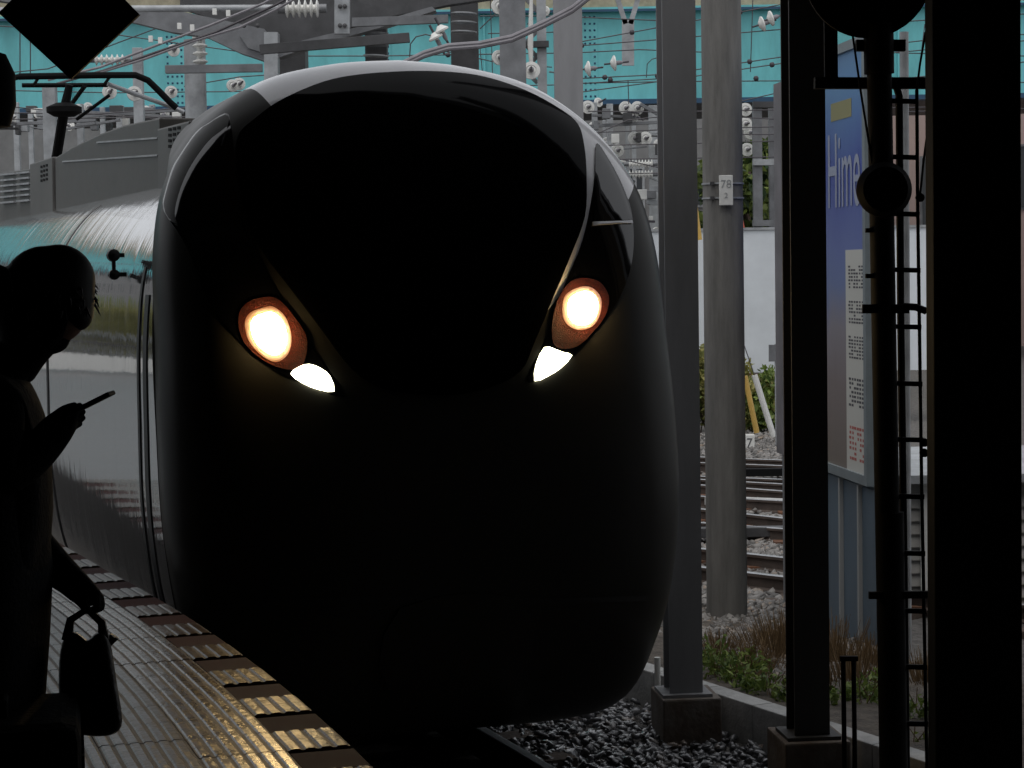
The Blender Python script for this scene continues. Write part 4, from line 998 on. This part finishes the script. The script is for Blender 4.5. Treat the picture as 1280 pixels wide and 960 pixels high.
# thin wires
WIRES = []
for p in (((727,52),(830,33),(985,4),(1400,-40)), ((727,57),(830,49),(985,36),(1400,10)), ((727,98),(830,93),(985,70),(1160,50),(1400,36)), ((727,104),(830,102),(985,101),(1400,104)), ((727,115),(830,101),(985,78),(1400,40)),
          ((-40,30),(120,40),(340,70),(470,70),(720,66),(800,62),(900,66)), ((-40,112),(140,116),(330,114),(700,106),(830,98)), ((920,128),(985,113),(1160,95),(1400,60)), ((-40,150),(230,146),(420,120)), ((735,139),(830,140),(985,137),(1160,134)),
          ((735,166),(830,162),(985,158)), ((735,182),(830,180),(985,176)), ((735,200),(830,198),(985,196)), ((735,218),(835,216)), ((600,20),(690,20),(830,26)), ((610,42),(700,40)), ((25,0),(25,100)), ((38,0),(38,95)), ((-40,140),(110,143),(260,133)), ((-40,128),(60,138),(240,152)), ((0,92),(60,86),(130,60),(210,30)), ((735,172),(785,150),(835,145)), ((735,190),(835,212)), ((920,146),(985,150)), ((920,168),(985,168)), ((1120,66),(1280,70),(1400,74)), ((1120,140),(1280,136),(1400,130)), ((540,60),(620,78),(690,84)), ((600,36),(625,12),(640,-10)), ((230,108),(300,96),(420,88))):
    WIRES.append((p, wire('overhead_wire', p, 40, .012)))
for p in (((600,60),(605,110)), ((613,0),(616,104)), ((632,0),(633,105)), ((785,100),(786,130)), ((941,0),(938,90)), ((1156,30),(1150,80))):
    wire('dropper_wire', p, 40, .010, lab='thin upright dropper wire', group='dropper wires')
for x, y in ((727,55),(790,41),(756,97),(763,99),(822,96),(937,78),(965,78),(975,113),(925,8),(527,69),(560,69),(945,97)):
    best = min(WIRES, key=lambda w_: abs(np.interp(x, [q[0] for q in w_[0]], [q[1] for q in w_[0]])-y))
    yy = float(np.interp(x, [q[0] for q in best[0]], [q[1] for q in best[0]]))
    MB().lathe([(.015,-.05),(.045,-.03),(.05,0),(.045,.03),(.015,.05)], 12, (1,.3,.2), at(x, yy, 40)).build('strain_knob', M['cable'], best[1], smooth='auto')
wire('jumper_loop', [(512,72),(513,55),(520,46),(532,43),(545,46)], 30, .010, lab='thin arched jumper loop above the cab roof', group=None)
wire('jumper_loop', [(808,97),(809,80),(815,74),(830,70)], 40, .010, lab='thin arched jumper loop left of the grey column', group=None)

# ------------------------------------------------------------------ left side of the line (seen mirrored in the train side)
def along(a, s_): q = TO + ax*a - rt*s_; return Vector((q.x, q.y, 0))
for i in range(9):
    p = along(44+random.uniform(-2,4)+i*.8, 4.6+i*1.35); p.z = -.2
    tree(p, 3.0+1.2*random.random(), 1.5, 5200, .16, M['leaf_y' if i % 3 else 'leaf'], 'rounded shrub in the row beyond the end of the platform', 'shrub')['group'] = 'shrubs beyond the left platform'
p = along(27, 2.4); wbar = thing('platform_barrier', 'low white barrier across the open end of the platform', 'barrier', p, YAW)
for i in range(6): MB().box(-6.4+i*1.06, -5.4+i*1.06, 0, .05, 1.12, 1.52).build('panel', M['porc'], wbar); MB().box(-6.42+i*1.06, -6.38+i*1.06, -.02, .07, 1.07, 1.9).build('post', M['steel_d'], wbar)
MB().box(-6.42, -.1, -.02, .03, 1.84, 1.9).build('top_rail', M['steel_d'], wbar)
for a_, s_, lab in ((20, 3.6, 'slim pale lamp post on the open platform beside the barrier'), (36, 4.4, 'slim pale lamp post behind the platform barrier'), (40, 6.0, 'slim pale lamp post near the platform shrubs')):
    p = along(a_, s_); p.z = 1.07; lp_ = thing('lamp_post', lab, 'lamp post', p, YAW)
    MB().tube([(0,0,0),(0,0,3.6)], [.07,.045], 12).build('pole', M['steel_l'], lp_, smooth='auto'); MB().bar((0,0,3.6),(-.7,0,3.7),.12,.06).build('lamp_head', M['steel'], lp_)
p = along(10, 20); wb = thing('pale_building', 'long pale low building beyond the left platform', 'building', p, YAW)
MB().box(-6, 0, 0, 60, -.2, 4.2).build('wall', M['white'], wb); MB().box(-6.3, .3, -.3, 60.3, 4.2, 4.5).build('roof', M['steel'], wb)
for i in range(18):
    f = MB().box(.002, .05, 1+i*3.2, 3+i*3.2, 1.2, 2.8).build('window', M['steel_d'], wb); MB().box(.052, .07, 1.1+i*3.2, 2.9+i*3.2, 1.3, 2.7).build('pane', M['glass'], f)
p = along(2, 7.4); fn = thing('platform_fence', 'low grey railing along the left side of the platform', 'fence', p, YAW)
for z in (1.45, 2.1): MB().box(-.03, .03, 6, 45, z-.06, z+.06).build('rail', M['steel_l'], fn)
for i in range(20): MB().box(-.03, .03, 6+i*2, 6.06+i*2, 1.07, 2.14).build('post', M['steel'], fn)

# ------------------------------------------------------------------ person with phone and bag
def skin(name, V, E_, Rd, root, m, parent=None, sub=2):
    me = bpy.data.meshes.new(name+'_cage'); me.from_pydata([tuple(v) for v in V], E_, [])
    o = bpy.data.objects.new(name+'_cage', me); C.objects.link(o)
    sk = o.modifiers.new('skin', 'SKIN'); sk.use_smooth_shade = True
    sv = me.skin_vertices[0].data if me.skin_vertices else None
    if sv is None:
        bm = bmesh.new(); bm.from_mesh(me); bm.verts.layers.skin.verify(); bm.to_mesh(me); bm.free(); sv = me.skin_vertices[0].data
    for i, r in enumerate(Rd): sv[i].radius = r if isinstance(r, tuple) else (r, r); sv[i].use_root = (i == root)
    sb = o.modifiers.new('sub', 'SUBSURF'); sb.levels = sub; sb.render_levels = sub
    bpy.context.view_layer.update()
    m2 = bpy.data.meshes.new_from_object(o.evaluated_get(bpy.context.evaluated_depsgraph_get()))
    bpy.data.objects.remove(o); m2.materials.clear(); m2.materials.append(m); m2.name = name
    for p in m2.polygons: p.use_smooth = True
    return link(name, m2, parent)
PYY = 4.6
def pe(px, py, dy=0): return at(px, py, PYY+dy) 
FZ = PT+.03
person = thing('person', 'person in dark coat looking down at a phone and holding a bag', 'person', (0,0,0))
M['cloth'] = mat('black_coat', (.006,.006,.007), .9, 0, .3, 20, .3, 80, spec=.1); M['skin'] = mat('skin', (.30,.18,.13), .6, spec=.2); M['hair'] = mat('black_hair', (.006,.005,.005), .6, 0, .3, 40, spec=.2)
V = []; E_ = []; Rd = []
def jv(p, r, par=None):
    V.append(Vector(p)); Rd.append(r); i = len(V)-1
    if par is not None: E_.append((par, i))
    return i
pel = jv(pe(-10,705), .125); waist = jv(pe(-4,620), .14, pel); chest = jv(pe(-2,530), .145, waist); nb_ = jv(pe(8,472), .065, chest); nk = jv(pe(28,440), .055, nb_)
hd = jv(pe(48,400), .085, nk); hd2 = jv(pe(58,358), .092, hd)
jv(pe(86,405), .035, hd)                                                                    # face towards the phone
# near arm with the phone
s1 = jv(pe(-6,500,-.17), .065, chest); e1 = jv(pe(4,606,-.2), .060, s1); w1 = jv(pe(56,556,-.14), .042, e1); h1 = jv(pe(76,530,-.12), .036, w1)
for k, (dx, dy, dd) in enumerate(((26,-20,-.02),(30,-12,0),(30,-4,.02),(26,4,.035))):
    f1 = jv(pe(76+dx*.6, 530+dy*.6, -.12+dd), .010, h1); jv(pe(76+dx, 530+dy-6, -.10+dd), .008, f1)
t1 = jv(pe(80,512,-.16), .011, h1); jv(pe(98,506,-.15), .009, t1)
# far arm with the bag
s2 = jv(pe(-4,500,.17), .06, chest); e2 = jv(pe(16,655,.2), .058, s2); w2 = jv(pe(80,720,.1), .042, e2); h2 = jv(pe(106,738,.08), .044, w2)
for k in range(4):
    f1 = jv(pe(120+k*2, 744+k*2, .05+k*.02), .011, h2); f2 = jv(pe(122+k*2, 760, .05+k*.02), .010, f1); jv(pe(112, 764, .06+k*.02), .009, f2)
t2 = jv(pe(104,756,.03), .012, h2); jv(pe(112,766,.04), .010, t2)
# legs
for s_ in (-1, 1):
    hp_ = pe(-12,725); hp_.y += s_*.10; h_i = jv(hp_, .10, pel)
    kx = Vector((hp_.x+.02, hp_.y, FZ+.50)); k_i = jv(kx, .065, h_i); an = Vector((hp_.x-.02, hp_.y, FZ+.09)); a_i = jv(an, .042, k_i); jv(an+Vector((.15,0,-.05)), .035, a_i)
body = skin('body', V, E_, Rd, pel, M['cloth'], person)
# hair and head shape
def blob(name, pts, m, parent, sub=2):
    b = bmesh.new()
    for c, r in pts:
        bmesh.ops.create_icosphere(b, subdivisions=3, radius=1, matrix=Matrix.Translation(c) @ Matrix.Diagonal((*r, 1)))
    me = bpy.data.meshes.new(name); b.to_mesh(me); b.free(); me.materials.append(m)
    o = link(name, me, parent)
    rm = o.modifiers.new('r', 'REMESH'); rm.mode = 'VOXEL'; rm.voxel_size = .008; sm_ = o.modifiers.new('s', 'SMOOTH'); sm_.iterations = 8
    bpy.context.view_layer.update(); m2 = bpy.data.meshes.new_from_object(o.evaluated_get(bpy.context.evaluated_depsgraph_get()))
    o.modifiers.clear(); o.data = m2
    for p in m2.polygons: p.use_smooth = True
    return o
blob('hair', [(pe(56,362), (.095,.09,.098)), (pe(74,352), (.080,.085,.084)), (pe(90,366), (.050,.075,.082)), (pe(40,392), (.085,.085,.09)), (pe(30,415), (.06,.07,.06)), (pe(-12,372), (.05,.05,.085)), (pe(6,380), (.05,.05,.05)), (pe(100,386), (.03,.06,.05))], M['hair'], person)
hb = MB(); hc0 = pe(56,372)
for i in range(300):
    a = random.uniform(-2.6, 3.3); e_ = random.uniform(-.3, 1.4); d = Vector((math.cos(a)*math.cos(e_)*1.1, math.sin(a)*math.cos(e_), math.sin(e_)*1.05)).normalized()
    q0 = hc0 + d*.085 + Vector((.02*max(0,d.x),0,0)); q1 = hc0 + d*random.uniform(.098,.110) + Vector((random.uniform(-.006,.01),0,-.006)); q2 = q1 + Vector((d.x*.006+random.uniform(-.006,.008), d.y*.01, -random.uniform(.006,.022)))
    hb.tube([q0, q1, q2], [.0035,.003,.0006], 4, False)
tf = hb.build('hair_strands', M['hair'], person); tf['kind'] = 'stuff'
fc = blob('face', [(pe(70,388), (.07,.065,.075)), (pe(96,398), (.024,.03,.03)), (pe(58,418), (.045,.05,.045))], M['skin'], person)
for dy in (-.035, .03): MB().lathe([(.002,-.012),(.010,-.006),(.012,0),(.010,.006),(.002,.012)], 10, (1,0,-.4), pe(96,386,dy)).build('eye', M['ink'], fc, smooth='auto')
blob('face_mask', [(pe(60,424), (.05,.05,.036)), (pe(76,408), (.036,.048,.03))], M['cloth'], person)
# coat skirt
b = MB(); prof = [(-4,560,.155,.19),(-4,640,.165,.20),(-4,720,.18,.21),(-6,800,.175,.21),(-8,880,.165,.21)]
vs = []; fs = []; nn = 24
for px, py, rx, ry in prof:
    c = pe(px, py)
    for k in range(nn): a = 2*math.pi*k/nn; wv = 1+.05*math.sin(5*a); vs.append((c.x+rx*wv*math.cos(a)*.62, c.y+ry*wv*math.sin(a), c.z))
for j in range(4):
    for k in range(nn): fs.append((j*nn+k, j*nn+(k+1) % nn, (j+1)*nn+(k+1) % nn, (j+1)*nn+k))
b.add(vs, fs).build('coat_skirt', M['cloth'], person, smooth=True)
# phone
a, c = pe(66,528,-.13), pe(140,491,-.13); d = (c-a); 
ph = MB(); u = d.normalized(); v = Vector((0,1,0)); nrm = u.cross(v).normalized()
ph.prism([a+v*-.037+nrm*-.005, c+v*-.037+nrm*-.005, c+v*.037+nrm*-.005, a+v*.037+nrm*-.005], nrm*.010)
o = ph.build('mobile_phone', M['black'], bevel=.003); tag(o, 'dark mobile phone held tilted in the hand', 'phone')
# carrier bag hanging from the hand
bag = thing('carrier_bag', 'dark carrier bag with two loop handles hanging from the hand', 'bag', (0,0,0))
M['bag'] = mat('dark_bag_plastic', (.02,.016,.014), .5, 0, .3, 10, .5, 25)
outl = [(74,792),(98,786),(109,806),(120,786),(138,792),(143,830),(149,872),(158,914),(132,922),(105,920),(76,914),(72,860)]
vs = []; n_ = len(outl); lay = [(-.05,.82),(-.035,.97),(0,1.0),(.035,.97),(.05,.82)]
cxy = (110, 855)
for dy, s_ in lay:
    for x, y in outl: vs.append(pe(cxy[0]+(x-cxy[0])*s_, cxy[1]+(y-cxy[1])*(s_*.5+.5), .08+dy))
fs = [(j*n_+i, j*n_+(i+1) % n_, (j+1)*n_+(i+1) % n_, (j+1)*n_+i) for j in range(4) for i in range(n_)] + [tuple(range(n_)), tuple(4*n_+i for i in range(n_))]
bg_ = MB().add(vs, fs).build('bag_body', M['bag'], bag, smooth=True); bg_.modifiers.new('soft', 'SUBSURF').levels = 2; bg_.modifiers['soft'].render_levels = 2
for dy in (.06, .10):
    b = MB()
    for p in (((84,800),(88,775),(108,762)), ((130,800),(127,778),(110,762))):
        b.tube([pe(x, y, dy) for x, y in p], [.014,.010,.008], 6)
    b.build('handle', M['bag'], bag, smooth='auto')
MB().tube([pe(136,806,.08), pe(143,795,.08)], [.006,.012], 8).build('tag', M['bag'], bag, smooth='auto')
# suitcase standing on the platform
sc = pe(36, 900, -.15); su = thing('suitcase', 'dark upright suitcase with ribbed shell beside the person', 'suitcase', (sc.x, sc.y, FZ), R(12))
hS = pe(52,886,-.15).z - FZ
MB().box(-.15, .11, -.2, .2, .05, hS).build('shell', M['cloth'], su, bevel=.04)
for y in (-.12,-.04,.04,.12): MB().box(.105, .116, y-.012, y+.012, .12, hS-.08).build('rib', M['black'], su)
for sx in (-.10,.07):
    for sy in (-.15,.15): MB().lathe([(.005,-.012),(.026,-.012),(.026,.012),(.005,.012)], 12, (0,1,0), (sx, sy, .026)).build('wheel', M['black'], su, smooth='auto')
MB().tube([(-.05,-.08,hS),(-.05,-.08,hS+.03),(-.05,.08,hS+.03),(-.05,.08,hS)], .01, 8).build('handle', M['black'], su, smooth='auto')

# ------------------------------------------------------------------ hanging diamond sign and lamp under the canopy
dY = 6.2; dc = at(86, 14, dY)
ds = thing('diamond_sign', 'black diamond shaped board hanging from the canopy', 'sign', (0,0,0))
plate([(-2,16),(86,-72),(174,18),(88,99)], dY, .02, 'board', M['black'], ds)
MB().box(dc.x-.012, dc.x+.012, dY-.01, dY+.03, at(86,-40,dY).z, CZ-.001).build('hanger', M['black'], ds)
lY = 5.4; lc = at(-16, 112, lY)
hl_ = thing('hanging_speaker', 'round black speaker hanging from the canopy edge of the platform', 'speaker', (0,0,0))
MB().lathe([(.02,-.10),(.055,-.095),(.072,-.04),(.072,.04),(.05,.09),(.02,.10)], 24, (0,0,1), lc).build('housing', M['black'], hl_, smooth='auto')
MB().tube([lc+Vector((0,0,.09)), (lc.x, lc.y, CZ-.001)], .014, 8).build('hanger', M['black'], hl_, smooth='auto')
